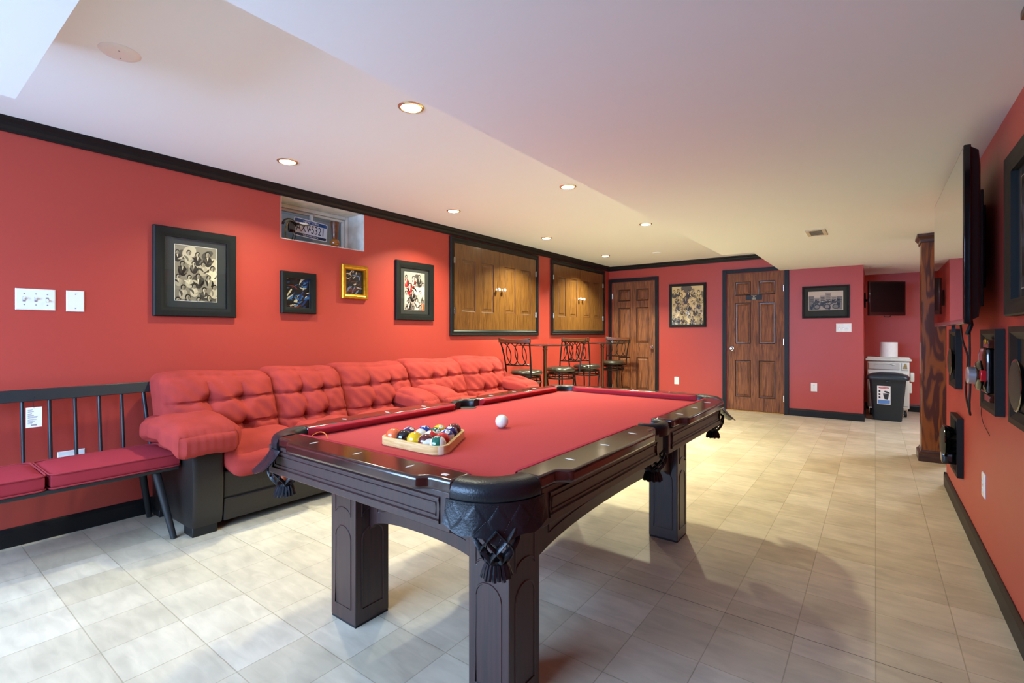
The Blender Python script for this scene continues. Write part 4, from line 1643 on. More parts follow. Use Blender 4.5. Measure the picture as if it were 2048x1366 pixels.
def corner_pocket(sx, sy, flare, n=16):
    pk = None
    bm = BM()
    prof = [(0.080, 0.0), (0.082, 0.024), (0.088, 0.034), (0.100, 0.0385), (0.125, 0.0385), (0.145, 0.036), (0.158, 0.028), (0.164, 0.014), (0.164, -0.004), (0.158, -0.014), (0.080, -0.014)]
    cols = []
    for k in range(n + 1):
        a = PI / 2 * k / n
        cols.append([bm.verts.new((sx * (QX + r * math.cos(a)), sy * (QY + r * math.sin(a)), ZC + z)) for r, z in prof])
    m = len(prof)
    for k in range(n):
        for i in range(m):
            j = (i + 1) % m
            bm.faces.new((cols[k][i], cols[k + 1][i], cols[k + 1][j], cols[k][j]))
    bm.faces.new(cols[0])
    bm.faces.new(cols[-1][::-1])
    pk = P(pt, 'corner_pocket', bm, 'leather', sharp=60)
    # hanging skirt with a scalloped edge and quilted diamonds
    bm = BM()
    na, nz = 120, 20
    thick = 0.004
    lay = []
    for t in (0, thick):
        g = []
        for k in range(na + 1):
            u = k / na
            a = R(-6 + 102 * u)
            s = abs(2 * u - 1)
            drop = 0.078 + 0.012 * math.cos(PI * s) + 0.006 * math.cos(3 * PI * s)
            col = []
            for i in range(nz + 1):
                v = i / nz
                rr = 0.160 + t + flare * v ** 1.5
                # diamonds pressed into the leather
                du = (u * 5) % 1 - 0.5
                if t:
                    rr += 0.0014 * max(0, min(1, (0.90 - abs(du) * 2.0 - abs(v - 0.5) * 2.0) / 0.10))
                col.append(bm.verts.new((sx * (QX + rr * math.cos(a)), sy * (QY + rr * math.sin(a)), ZC - 0.010 - drop * v)))
            g.append(col)
        lay.append(g)
    for g in lay:
        for k in range(na):
            for i in range(nz):
                bm.faces.new((g[k][i], g[k + 1][i], g[k + 1][i + 1], g[k][i + 1]))
    A, B = lay
    for k in range(na):
        bm.faces.new((A[k][nz], A[k + 1][nz], B[k + 1][nz], B[k][nz]))
    for i in range(nz):
        bm.faces.new((A[0][i], A[0][i + 1], B[0][i + 1], B[0][i]))
        bm.faces.new((A[na][i], A[na][i + 1], B[na][i + 1], B[na][i]))
    sk = P(pk, 'skirt', bm, 'leather')
    bm = BM()
    for d in range(5):
        u0 = (d + 0.5) / 5
        for (ua, va), (ub, vb) in (((0, .06), (.5, .5)), ((.5, .5), (0, .94)), ((0, .94), (-.5, .5)), ((-.5, .5), (0, .06))):
            for q in range(17):
                if q % 2:
                    continue
                t0, t1 = q / 17, (q + 1) / 17
                seg = []
                for t in (t0, t1):
                    u = u0 + (ua + (ub - ua) * t) * 0.19
                    v = va + (vb - va) * t
                    a = R(-6 + 102 * u)
                    rr = 0.160 + thick + 0.0001 + flare * v ** 1.5
                    seg.append((sx * (QX + rr * math.cos(a)), sy * (QY + rr * math.sin(a)), ZC - 0.010 - (0.078 + 0.012 * math.cos(PI * abs(2 * u - 1)) + 0.006 * math.cos(3 * PI * abs(2 * u - 1))) * v))
                tube(bm, seg, 0.0007, 4)
    for k in range(0, 60, 2):
        for v in (0.06,):
            seg = []
            for u in (k / 60, (k + 1) / 60):
                a = R(-4 + 98 * u)
                rr = 0.160 + thick + 0.0004 + flare * v ** 1.5
                seg.append((sx * (QX + rr * math.cos(a)), sy * (QY + rr * math.sin(a)), ZC - 0.010 - 0.09 * v))
            tube(bm, seg, 0.0009, 4)
    P(pk, 'stitching', bm, 'matt_black')
    leather_net(pk, sx * (QX + 0.088), sy * (QY + 0.088))


corner_pocket(1, -1, 0.012)
corner_pocket(-1, -1, 0.062)
corner_pocket(1, 1, 0.062)
corner_pocket(-1, 1, 0.03)


def side_pocket(s, n=20):
    bm = BM()
    c = 0.505
    prof = [(0.052, 0.0), (0.053, 0.026), (0.058, 0.036), (0.070, 0.0395), (0.084, 0.0385), (0.094, 0.032), (0.099, 0.016), (0.098, -0.012), (0.052, -0.012)]
    cols = []
    for k in range(n + 1):
        a = R(-90 + 180 * k / n)
        cols.append([bm.verts.new((s * (c + r * math.cos(a) * 0.92), r * math.sin(a), ZC + z)) for r, z in prof])
    m = len(prof)
    for k in range(n):
        for i in range(m):
            j = (i + 1) % m
            bm.faces.new((cols[k][i], cols[k + 1][i], cols[k + 1][j], cols[k][j]))
    bm.faces.new(cols[0])
    bm.faces.new(cols[-1][::-1])
    pk = P(pt, 'side_pocket', bm, 'leather', sharp=60)
    leather_net(pk, s * (c + 0.028), 0.0, rt=0.05, zt=0.650)
    # black hole lining at the cloth edge
    bm = BM()
    prism(bm, [(s * (c + 0.05 * math.cos(a)), 0.05 * math.sin(a)) for a in [2 * PI * k / 24 for k in range(24)]], ZC - 0.004, ZC + 0.0012)
    P(pk, 'hole_lining', bm, 'matt_black', smooth=False)


side_pocket(-1)
side_pocket(1)

# ---------------------------------------------------------------- balls, rack, cord
BR = 0.02855
BALLCOL = {1: '#e0ae14', 2: '#173a8c', 3: '#c22320', 4: '#2a1c5e', 5: '#ea6a3a', 6: '#0c5038', 7: '#5a1518', 8: '#0c0e12', 9: '#e0ae14', 10: '#173a8c', 11: '#c22320', 12: '#3a1a4a', 13: '#ea6a3a', 14: '#0c5a44', 15: '#5a1a18'}
ivory = mat('ivory ball', '#e6e0cf', rough=0.08, coat=0.6)
bcols = {}


def ball(num, label, loc, axis, name='pool_ball', group='racked pool balls', seed=0, num_dir=None):
    t = thing(name, label, 'ball', (loc[0], loc[1], loc[2]), 0, group)
    if num and BALLCOL[num] not in bcols:
        bcols[BALLCOL[num]] = mat('ball colour', BALLCOL[num], rough=0.08, coat=0.6)
    bm = BM()
    bmesh.ops.create_uvsphere(bm, u_segments=32, v_segments=24, radius=BR)
    stripe = num is not None and num > 8
    for f in bm.faces:
        z = f.calc_center_median().z / BR
        f.material_index = 1 if stripe and abs(z) < 0.52 else 0
    ax = Vector(axis).normalized()
    rot = Vector((0, 0, 1)).rotation_difference(ax).to_matrix().to_4x4()
    bm.transform(rot)
    if num is None:
        ms = [ivory]
    elif stripe:
        ms = [ivory, bcols[BALLCOL[num]]]
    else:
        ms = [bcols[BALLCOL[num]]]
    obj('shell', bm, ms, t, world=False, sharp=80)
    if num:
        nd = Vector(num_dir or (0, 0, 1))
        if stripe:                       # the number sits on the stripe
            nd = nd - ax * nd.dot(ax)
        nd.normalize()
        up = ax if stripe else (Vector((0, 1, 0)) - nd * nd.y)
        up = (up - nd * up.dot(nd)).normalized()
        m3 = Matrix((up.cross(nd), up, nd)).transposed().to_4x4()
        bm = BM()
        prof = [(BR * 1.004 * math.sin(a), BR * 1.004 * math.cos(a)) for a in [R(x) for x in (0, 6, 12, 18)]]
        lathe(bm, prof, seg=18)
        bm.transform(m3)
        obj('number_disc', bm, ivory, t, world=False)
        b = text_bm(str(num), 0.0125, m3 @ Matrix.Translation((0, 0, BR * 1.0055 - 0.0002)), 0.0002)
        obj('number', b, M['black_plain'], t, world=False, smooth=False)
    return t


RX, RY = PX - 0.030, 1.170       # middle of the five-ball row, near side
bz = ZC + BR
step = 2 * BR + 0.0004
rows = [[5, 8, 1, 15, 14], [12, 13, 11, 3], [2, 6, 10], [9, 4], [7]]
spec = {
    5: ('plain orange ball at the left corner of the wooden rack', (0, 0, 1), (0.2, 0.9, -0.3)),
    8: ('black eight ball between the orange and yellow balls', (0, 0, 1), (-0.75, -0.45, -0.4)),
    1: ('plain yellow ball in the middle of the near rack row', (0, 0, 1), (0.3, 0.9, -0.2)),
    15: ('white ball with a maroon stripe, right of the yellow ball', (0.75, -0.2, -0.4), (0.5, 0.3, 0.1)),
    14: ('white ball with a dark green stripe at the right near rack corner', (0.9, 0.5, 0.1), (-0.1, -0.1, 1)),
    12: ('white ball with a dark purple stripe just behind the black ball', (-0.7, 0.1, 0.45), (0.4, 0, 0.5)),
    13: ('white ball with an orange stripe, right behind the yellow ball', (0.8, -0.1, 0.5), (-0.4, 0, 0.5)),
    11: ('white ball with a red stripe behind the maroon striped ball', (0.6, 0.6, -0.5), (0.1, 0, 1)),
    3: ('plain red ball just behind the green striped corner ball', (0, 0, 1), (0.6, 0.6, 0.1)),
    2: ('dark blue ball with its number up, on the far left rack side', (0, 0, 1), (0.0, -0.15, 1)),
    6: ('plain green ball in the middle of the rack', (0, 0, 1), (0.7, -0.2, 0.55)),
    10: ('white ball with a blue stripe on the right rack side', (-0.8, 0.1, 0.55), (0.6, -0.3, 0.5)),
    9: ('white ball with a yellow stripe near the far rack corner', (-0.5, 0.7, 0.5), (0.5, -0.3, 0.5)),
    4: ('dark purple ball with its number up, near the far rack corner', (0, 0, 1), (0.15, -0.3, 0.9)),
    7: ('plain maroon ball at the far corner of the rack', (0, 0, 1), (0.6, -0.5, 0.25)),
}
for r, row in enumerate(rows):
    for c, num in enumerate(row):
        x = RX + (c - (len(row) - 1) / 2) * step
        y = RY + r * step * math.sqrt(3) / 2
        lab, ax, nd = spec[num]
        ball(num, lab, (x, y, bz), ax, num_dir=nd)
ball(None, 'white cue ball alone on the red cloth', (-1.281, 1.640, bz), (0, 0, 1), name='cue_ball', group=None)

# triangle rack around them
t = thing('ball_rack', 'light wooden triangle rack around the numbered balls', 'rack', (RX, RY + 0.1, ZC))
cyc = RY + 4 * step * math.sqrt(3) / 2 / 3
RI = 2 * step / math.sqrt(3) * 2 + BR * 2.0


def tri(off, rc, n=6):
    """rounded triangle: ball-centre triangle grown by off, corner radius rc"""
    pts = []
    for k, a in enumerate((210, 330, 90)):
        d = 4 * step / math.sqrt(3)
        px, py = RX + d * math.cos(R(a)), cyc + d * math.sin(R(a))
        for i in range(n + 1):
            b = R(a - 60 + 120 * i / n)
            pts.append((px + off * math.cos(b), py + off * math.sin(b)))
    return pts


inn, out = tri(BR + 0.0008, 0), tri(BR + 0.0125, 0)
bm = BM()
n = len(inn)
z0, z1 = ZC + 0.0004, ZC + 0.030
vi = [[bm.verts.new((x, y, z)) for x, y in inn] for z in (z0, z1)]
vo = [[bm.verts.new((x, y, z)) for x, y in out] for z in (z0, z1)]
for k in range(n):
    l = (k + 1) % n
    bm.faces.new((vo[0][k], vo[0][l], vo[1][l], vo[1][k]))
    bm.faces.new((vi[0][l], vi[0][k], vi[1][k], vi[1][l]))
    bm.faces.new((vo[1][k], vo[1][l], vi[1][l], vi[1][k]))
    bm.faces.new((vo[0][l], vo[0][k], vi[0][k], vi[0][l]))
obj('frame', bm, M['rack_wood'], t, bevel=0.0015)
for a in (210, 330, 90):
    d = 4 * step / math.sqrt(3)
    px, py = RX + d * math.cos(R(a)), cyc + d * math.sin(R(a))
    bm = BM()
    m4 = Matrix.Translation((px, py, 0)) @ Matrix.Rotation(R(a), 4, 'Z')
    rr = BR + 0.0127
    pts = [(rr * math.cos(R(b)), rr * math.sin(R(b))) for b in (-14, -7, 0, 7, 14)] + [((rr - 0.002) * math.cos(R(b)), (rr - 0.002) * math.sin(R(b))) for b in (14, 0, -14)]
    prism(bm, pts, z0 + 0.001, z1 - 0.001)
    bm.transform(m4)
    obj('corner_spline', bm, mat('pale spline wood', '#e8d3ae', rough=0.45), t, smooth=False)

bm = BM()
tube(bm, smooth_path([(-1.735, 1.030, ZC + 0.002), (-1.745, 1.045, ZC + 0.012), (-1.738, 1.068, ZC + 0.020), (-1.70, 1.066, ZC + 0.020), (-1.668, 1.055, ZC + 0.012), (-1.660, 1.048, ZC + 0.002), (-1.685, 1.040, ZC + 0.002)]), 0.0016, 6)
tag(obj('loop_of_cord', bm, M['orange']), 'thin orange loop of cord on the cloth by the near left pocket', 'cord')
t = ball(5, 'orange ball resting inside the near left pocket net', (PX - QX - 0.088, PY - QY - 0.088, 0.612), (0, 0, 1), group=None, num_dir=(0, 1, 0))

# ================================================================ SOFAS


def back_cushion(bm, y0, y1, seed, x_face=-3.20, zb=0.42, zt=0.885, tufts=((-.30, .30), (.30, .30), (-.30, -.42), (.30, -.42))):
    """tufted back cushion leaning on the wall, front towards +X"""
    rng = random.Random(seed)
    W, H, T = (y1 - y0) / 2, (zt - zb) / 2, 0.135
    jit = [(u + rng.uniform(-.04, .04), v + rng.uniform(-.05, .05)) for u, v in tufts]
    ph = rng.uniform(0, 6)

    def fn(p, q):
        p = p.copy()
        u, v = q.y, q.z
        if q.x > -0.2:
            d = 0
            for a, b in jit:
                d += 0.052 * math.exp(-(((u - a) * W / 0.040) ** 2 + ((v - b) * H / 0.036) ** 2))
            for a in (jit[0], jit[1]):
                d += 0.016 * math.exp(-(((u - a[0] - 0.03 * v) * W / 0.011) ** 2)) * (1 if v < 0.75 else 0.4)
            for b in (jit[0], jit[2]):
                d += 0.018 * math.exp(-(((v - b[1] - 0.03 * math.sin(u * 3)) * H / 0.011) ** 2))
            wob = 0.005 * math.sin(u * 9 + ph) * math.cos(v * 7 + ph) + 0.004 * math.sin(u * 21 + v * 13 + ph) + 0.0014 * math.sin(u * 37 - v * 17 + ph + 2 * math.sin(v * 5))
            w = (q.x + 0.2) / 1.2
            p.x += (-d + wob) * w
        p.z += 0.010 * math.sin(u * 3 + ph) * (v > 0) * v
        # lean back towards the wall
        p.x -= (v + 1) * 0.085
        if v > 0.3:
            p.x -= (v - 0.3) ** 2 * 0.06
        return p
    cushion(bm, (x_face - T, (y0 + y1) / 2, (zb + zt) / 2), (T, W, H), 0.065, 38, fn, puff=(0.045, 0.008, 0.012))


def sofa(label, y0, y1, seats, seed, left_arm, right_arm, arm_lo=0.0):
    XB, XF = -3.665, -3.035
    t = thing('sofa', label, 'sofa', ((XB + XF) / 2, (y0 + y1) / 2, 0), 0, 'red and black sofas')
    bm = BM()
    a0, a1 = y0 + 0.17, y1 - 0.17
    box(bm, XB, XF - 0.012, a0, a1, 0.05, 0.335)
    box(bm, XB, XB + 0.10, y0 + 0.02, y1 - 0.02, 0.05, 0.74)
    b = obj('base', bm, M['vinyl'], t, bevel=0.012)
    bm = BM()
    box(bm, XF - 0.03, XF, a0 + 0.001, a1 - 0.001, 0.047, 0.176)
    obj('front_panel', bm, M['vinyl'], t, bevel=0.008)
    bm = BM()
    box(bm, XF - 0.03, XF - 0.003, a0 + 0.001, a1 - 0.001, 0.180, 0.335)
    obj('front_panel', bm, M['vinyl'], t, bevel=0.010)
    # arm bodies, a little waisted
    for ya, yb in ((y0, y0 + 0.17), (y1 - 0.17, y1)):
        bm = BM()

        def fn(p, q):
            p = p.copy()
            p.x += 0.010 * math.cos(q.z * 2.2) * (q.x > 0.9)
            return p
        cushion(bm, ((XB + XF) / 2 + 0.01, (ya + yb) / 2, 0.275), ((XF - XB) / 2, (yb - ya) / 2, 0.232), 0.022, 8, fn)
        obj('arm', bm, M['vinyl'], t)
    # soft arm pillows
    for s, ya, yb in ((-1, y0 - 0.11 if left_arm else y0 - 0.01, y0 + 0.235), (1, y1 - 0.235, y1 + (0.045 if right_arm else 0.01))):
        bm = BM()
        ph = seed + s

        def fn2(p, q):
            p = p.copy()
            tt = (q.x + 1) / 2
            p.z += 0.022 * math.sin(PI * tt) - 0.038 * max(0, tt - 0.45) ** 1.5 * 2
            p.z += 0.005 * math.sin(q.x * 9 + ph) * math.cos(q.y * 5)
            # gathered seam round the front panel
            edge = max(abs(q.y), abs(q.z))
            if q.x > 0.85:
                p.x -= 0.006 * math.exp(-((edge - 0.86) / 0.07) ** 2)
            p.x += 0.003 * math.sin(q.y * 26 + ph) * max(0, q.x) ** 6
            p.y += 0.006 * math.sin(q.x * 11 + ph)
            if q.z < -0.4:
                p.z += 0.012 * (1 - q.x ** 2)
            return p
        cushion(bm, (-3.215, (ya + yb) / 2, 0.562), (0.290, (yb - ya) / 2, 0.074), 0.055, 24, fn2, puff=(0.018, 0.016, 0.020))
        obj('arm_pillow', bm, M['suede'], t)
    # seat cushions, rolled over the front
    ns = len(seats)
    sy = [a0 + (a1 - a0) * k / ns for k in range(ns + 1)]
    for k in range(ns):
        bm = BM()
        ph = seed * 1.7 + k

        def fn3(p, q):
            p = p.copy()
            f = max(0, q.x)
            p.z -= 0.055 * f ** 3
            p.z += 0.006 * math.sin(q.y * 6 + ph) * math.cos(q.x * 5 + ph)
            d = 0.016 * math.exp(-((q.x * 0.3) / 0.018) ** 2) + 0.010 * math.exp(-((q.y * 0.3) / 0.016) ** 2)
            if q.z > 0.2:
                p.z -= d
            if q.x > 0.9 and q.z < 0.1:
                p.x += 0.02 * (0.1 - q.z)
            return p
        cushion(bm, (-3.235, (sy[k] + sy[k + 1]) / 2, 0.425), (0.265, (sy[k + 1] - sy[k]) / 2 - 0.003, 0.085), 0.07, 18, fn3, puff=(0.03, 0.0, 0.03))
        obj('seat_cushion', bm, M['suede'], t)
    for k, (ya, yb) in enumerate(seats):
        bm = BM()
        back_cushion(bm, ya, yb, seed * 10 + k)
        obj('back_cushion', bm, M['suede'], t)
    for fx in (XB + 0.06, XF - 0.065):
        for fy in (y0 + 0.075, y1 - 0.075):
            bm = BM()
            box(bm, fx - 0.06, fx + 0.06, fy - 0.065, fy + 0.065, 0, 0.055)
            obj('foot', bm, M['matt_black'], t, bevel=0.004)
    return t


sofa('long red tufted sofa on a black base, beside the bench', 1.085, 2.925, [(1.055, 1.712), (1.716, 2.250), (2.254, 2.935)], 1, True, False)
sofa('shorter red tufted sofa beyond the long one, beside the bar stools', 2.965, 4.395, [(2.950, 3.640), (3.645, 4.350)], 2, False, True)

# ================================================================ BENCH
t = thing('spindle_bench', 'long black spindle back bench against the left wall', 'bench', (-3.36, 0.515, 0))
BY0, BY1 = -0.04, 1.07
bm = BM()
prism(bm, [(-3.605, 0.781), (-3.588, 0.779), (-3.606, 0.842), (-3.623, 0.842)], BY0, BY1 - 0.005, 'Y')
obj('top_rail', bm, M['bench_black'], t, bevel=0.003)
sp = [0.5 + 0.1055 * k for k in range(-4, 5)]
for y in sp:
    bm = BM()
    tube(bm, [(-3.553, y, 0.385), (-3.604, y, 0.80)], 0.0085, 10)
    obj('spindle', bm, M['bench_black'], t)
for s, y in ((-1, BY0), (1, BY1)):
    bm = BM()
    tube(bm, [(-3.548, y - s * 0.012, 0.385), (-3.604, y - s * 0.042, 0.80)], 0.0105, 10)
    obj('end_spindle', bm, M['bench_black'], t)
bm = BM()
box(bm, -3.56, -3.15, BY0, BY1, 0.372, 0.393)
obj('seat_board', bm, M['bench_black'], t, bevel=0.004)
for s, y, yf in ((-1, BY0 + 0.10, BY0 + 0.035), (1, BY1 - 0.10, BY1 - 0.035)):
    bm = BM()
    tube(bm, [(-3.192, y, 0.375), (-3.125, yf, 0.0)], [0.021, 0.0155], 12)
    obj('leg', bm, M['bench_black'], t)
    bm = BM()
    tube(bm, [(-3.47, y + s * 0.01, 0.375), (-3.612, yf + s * 0.03, 0.0)], [0.021, 0.0155], 12)
    obj('leg', bm, M['bench_black'], t)
for lab, ya, yb in (('right red seat pad on the black bench, touching the sofa arm', 0.530, 1.075), ('left red seat pad on the black bench, cut by the left edge', -0.035, 0.518)):
    c = thing('seat_pad', lab, 'cushion', (-3.35, (ya + yb) / 2, 0.3935), 0, 'bench seat pads')
    bm = BM()
    x0, x1 = -3.535, -3.137
    cushion(bm, ((x0 + x1) / 2, (ya + yb) / 2, 0.432), ((x1 - x0) / 2, (yb - ya) / 2, 0.037), 0.02, 12, None, puff=(0, 0, 0.008))
    obj('pad', bm, M['bench_cloth'], c)
    for z in (0.465, 0.399):
        bm = BM()
        r = 0.03
        pts = []
        for cx, cy, a0 in ((x1 - r, yb - r, 0), (x0 + r, yb - r, 90), (x0 + r, ya + r, 180), (x1 - r, ya + r, 270)):
            for k in range(5):
                a = R(a0 + 22.5 * k)
                pts.append((cx + (r + 0.001) * math.cos(a), cy + (r + 0.001) * math.sin(a), z))
        tube(bm, pts, 0.004, 6, closed=True)
        obj('piping', bm, M['piping'], c)
# paper tag
c = thing('hang_tag', 'white printed paper tag hanging from the bench top rail', 'tag', (-3.577, 0.542, 0.695), FACE_LEFT)
bm = BM()
box(bm, -0.031, 0.031, -0.0006, 0.0006, -0.053, 0.053)
obj('card', bm, M['paper'], c, world=False, smooth=False)
bm = BM()
tube(bm, [(0, 0, 0.048), (-0.002, -0.003, 0.075), (0.001, -0.004, 0.105)], 0.0008, 5)
tube(bm, [(0.001, -0.006, 0.108), (0.001, 0.0, 0.108)], 0.003, 6)
obj('string', bm, M['rubber'], c, world=False)
bm = BM()
random.seed(4)
for k in range(15):
    z = 0.04 - k * 0.0052
    w = random.uniform(0.012, 0.04) if k not in (3, 9) else 0
    if w:
        box(bm, -0.024, -0.024 + w, -0.0009, -0.0006, z - 0.0010, z + 0.0010)
for k in range(14):
    x = -0.012 + k * 0.0017
    box(bm, x, x + random.choice((0.0006, 0.001)), -0.0009, -0.0006, -0.045, -0.037)
obj('print', bm, mat('grey print', '#5b5a58', rough=0.8), c, world=False, smooth=False)

# ================================================================ BAR TABLES AND STOOLS


def pub_table(label, x, y):
    t = thing('glass_bar_table', label, 'bar table', (x, y, 0), 0, 'glass bar tables')
    bm = BM()
    lathe(bm, [(0, 0.992), (0.346, 0.992), (0.346, 1.0), (0, 1.0)], seg=48)
    obj('glass_top', bm, M['table_glass'], t, world=False)
    bm = BM()
    lathe(bm, [(0.0, 0.03), (0.022, 0.03), (0.022, 0.92), (0.03, 0.94), (0.03, 0.95), (0.0, 0.95)], seg=20)
    obj('pedestal', bm, M['pedestal'], t, world=False)
    bm = BM()
    lathe(bm, [(0.346, 0.991), (0.351, 0.992), (0.352, 0.996), (0.351, 1.0), (0.346, 1.001), (0.346, 0.991)], seg=48)
    obj('glass_edge', bm, M['glass_edge'], t, world=False)
    bm = BM()
    lathe(bm, [(0, 0.95), (0.026, 0.955), (0.030, 0.98), (0.034, 0.991), (0.0, 0.991)], seg=28)
    obj('top_plate', bm, M['pedestal'], t, world=False)
    bm = BM()
    lathe(bm, [(0, 0), (0.155, 0), (0.165, 0.008), (0.15, 0.018), (0.06, 0.030), (0.025, 0.045), (0, 0.045)], seg=36)
    obj('base', bm, M['iron'], t, world=False)
    return t


M['table_glass'] = glassy('table glass', (0.84, 0.90, 0.87, 1))
M['glass_edge'] = mat('dark glass edge', '#1d2622', rough=0.1)
M['pedestal'] = mat('bronze post', '#5d4436', rough=0.25, metal=0.8)
pub_table('nearer round glass bar table between two bar stools', -3.255, 5.03)
pub_table('farther round glass bar table beside the first brown door', -3.215, 6.52)


def make_stool(label, loc, rz):
    """front is +Y"""
    t = thing('bar_stool', label, 'bar stool', loc, rz, 'bar stools')

    def Q(name, bm, m, **k):
        return obj(name, bm, M[m], t, world=False, **k)
    bm = BM()
    lathe(bm, [(0, 0.655), (0.165, 0.655), (0.182, 0.662), (0.188, 0.678), (0.182, 0.696), (0.165, 0.708), (0.10, 0.716), (0, 0.718)], seg=36)
    Q('seat', bm, 'seat_vinyl')
    bm = BM()
    for z, r in ((0.628, 0.165), (0.570, 0.172)):
        tube(bm, [(r * math.cos(a), r * math.sin(a), z) for a in [2 * PI * k / 32 for k in range(32)]], 0.010, 6, closed=True, flat=1.0)
    for k in range(12):
        a = 2 * PI * (k + 0.5) / 12
        tube(bm, [(0.165 * math.cos(a), 0.165 * math.sin(a), 0.628), (0.172 * math.cos(a), 0.172 * math.sin(a), 0.570)], 0.005, 6)
    lathe(bm, [(0, 0.637), (0.08, 0.637), (0.08, 0.654), (0, 0.654)], seg=20)
    Q('swivel_frame', bm, 'iron')
    for sx in (-1, 1):
        for sy in (-1, 1):
            bm = BM()
            tube(bm, [(sx * 0.115, sy * 0.115, 0.64), (sx * 0.122, sy * 0.122, 0.57), (sx * 0.112, sy * 0.112, 0.42), (sx * 0.125, sy * 0.125, 0.22), (sx * 0.165, sy * 0.165, 0.0)], 0.010, 8)
            Q('leg', bm, 'iron')
    bm = BM()
    tube(bm, [(0.183 * math.cos(a), 0.183 * math.sin(a), 0.20) for a in [2 * PI * k / 32 for k in range(32)]], 0.009, 6, closed=True)
    Q('footrest', bm, 'iron')

    def BY(z):       # curve of the back in side view
        s = (z - 0.66) / 0.43
        return -0.185 - 0.02 * s - 0.085 * s * s
    hw = 0.165
    for s in (-1, 1):
        bm = BM()
        zs = [0.64, 0.70, 0.78, 0.88, 0.98, 1.06, 1.085]
        tube(bm, [(s * (hw + 0.035 * ((z - 0.64) / 0.45) ** 2), BY(z), z) for z in zs], 0.0095, 8)
        Q('back_post', bm, 'iron')
    bm = BM()
    tube(bm, [(-hw, -0.165, 0.645), (0, -0.17, 0.640), (hw, -0.165, 0.645)], 0.009, 6)
    tube(bm, [(-hw - 0.004, BY(0.775), 0.775), (0, BY(0.775) - 0.012, 0.775), (hw + 0.004, BY(0.775), 0.775)], 0.007, 6)
    tube(bm, [(-hw - 0.02, BY(1.03), 1.03), (0, BY(1.03) - 0.02, 1.03), (hw + 0.02, BY(1.03), 1.03)], 0.007, 6)
    Q('cross_bar', bm, 'iron')
    bm = BM()
    zc, hz, hx = 0.903, 0.125, 0.058
    for cx in (-0.058, 0.058):
        tube(bm, [(cx + hx * 1.25 * math.cos(a), BY(zc + hz * math.sin(a)) - 0.010, zc + hz * math.sin(a)) for a in [2 * PI * k / 28 for k in range(28)]], 0.0058, 6, closed=True)
    for s in (-1, 1):
        tube(bm, [(s * (hw - 0.012 - 0.075 * math.cos(a)), BY(zc + hz * math.sin(a)) - 0.004, zc + hz * math.sin(a)) for a in [-PI / 2 + PI * k / 14 for k in range(15)]], 0.0058, 6)
    Q('oval_scrolls', bm, 'iron')
    bm = BM()
    n = 14
    g = []
    for k in range(n + 1):
        u = -1 + 2 * k / n
        x = u * (hw + 0.047)
        bow = -0.028 * (1 - u * u)
        top = 1.088 - 0.014 * (1 - u * u)
        bot = 1.036 - 0.002 * (1 - u * u)
        y = BY(1.06) + bow
        g.append([bm.verts.new(q) for q in ((x, y + 0.010, bot), (x, y + 0.006, top), (x, y - 0.012, top), (x, y - 0.008, bot))])
    for a, b in zip(g, g[1:]):
        for i in range(4):
            j = (i + 1) % 4
            bm.faces.new((a[i], b[i], b[j], a[j]))
    bm.faces.new(g[0])
    bm.faces.new(g[-1][::-1])
    Q('top_rail', bm, 'stool_wood', bevel=0.004)
    return t


s1 = make_stool('nearest bar stool, its oval scroll back turned to the camera', (-3.30, 4.70, 0), R(5))
dup(s1, (-3.235, 5.37, 0), R(172), 'second bar stool, seat towards the camera, at the nearer glass table', 'bar stools')
dup(s1, (-3.215, 6.04, 0), R(-4), 'third bar stool, back to the camera, overlapping the second', 'bar stools')
dup(s1, (-3.34, 7.13, 0), R(186), 'farthest bar stool, in front of the first brown door', 'bar stools')

# ================================================================ ALCOVE
t = thing('small_television', 'small black screen on an arm in the alcove above the white cart', 'television', (0.125, 8.25, 1.612), R(38))
bm = BM()
box(bm, -0.25, 0.25, -0.02, 0.02, -0.232, 0.232)
obj('bezel', bm, M['gloss_black'], t, world=False, bevel=0.008)
bm = BM()
box(bm, -0.227, 0.227, -0.0212, -0.0195, -0.185, 0.212)
obj('screen', bm, M['dull_screen'], t, world=False, smooth=False)
bm = BM()
rect_loops(bm, [(0.225, 0.21, 0.02), (0.18, 0.16, 0.06), (0.14, 0.13, 0.068)])
obj('back_shell', bm, M['matt_black'], t, world=False)
bm = BM()
tube(bm, [(-0.04, -0.01, -0.235), (-0.03, -0.012, -0.247), (0.03, -0.012, -0.249), (0.05, -0.01, -0.235)], 0.006, 6)
obj('sensor_bar', bm, M['matt_black'], t, world=False)
bm = BM()
mw = WM[t.name]
tube(bm, [(0.09, 8.30, 1.61), (0.0, 8.42, 1.61), (-0.10, 8.36, 1.60)], 0.018, 8)
box(bm, -0.1195, -0.10, 8.30, 8.42, 1.50, 1.70)
obj('wall_arm', bm, M['matt_black'], t)

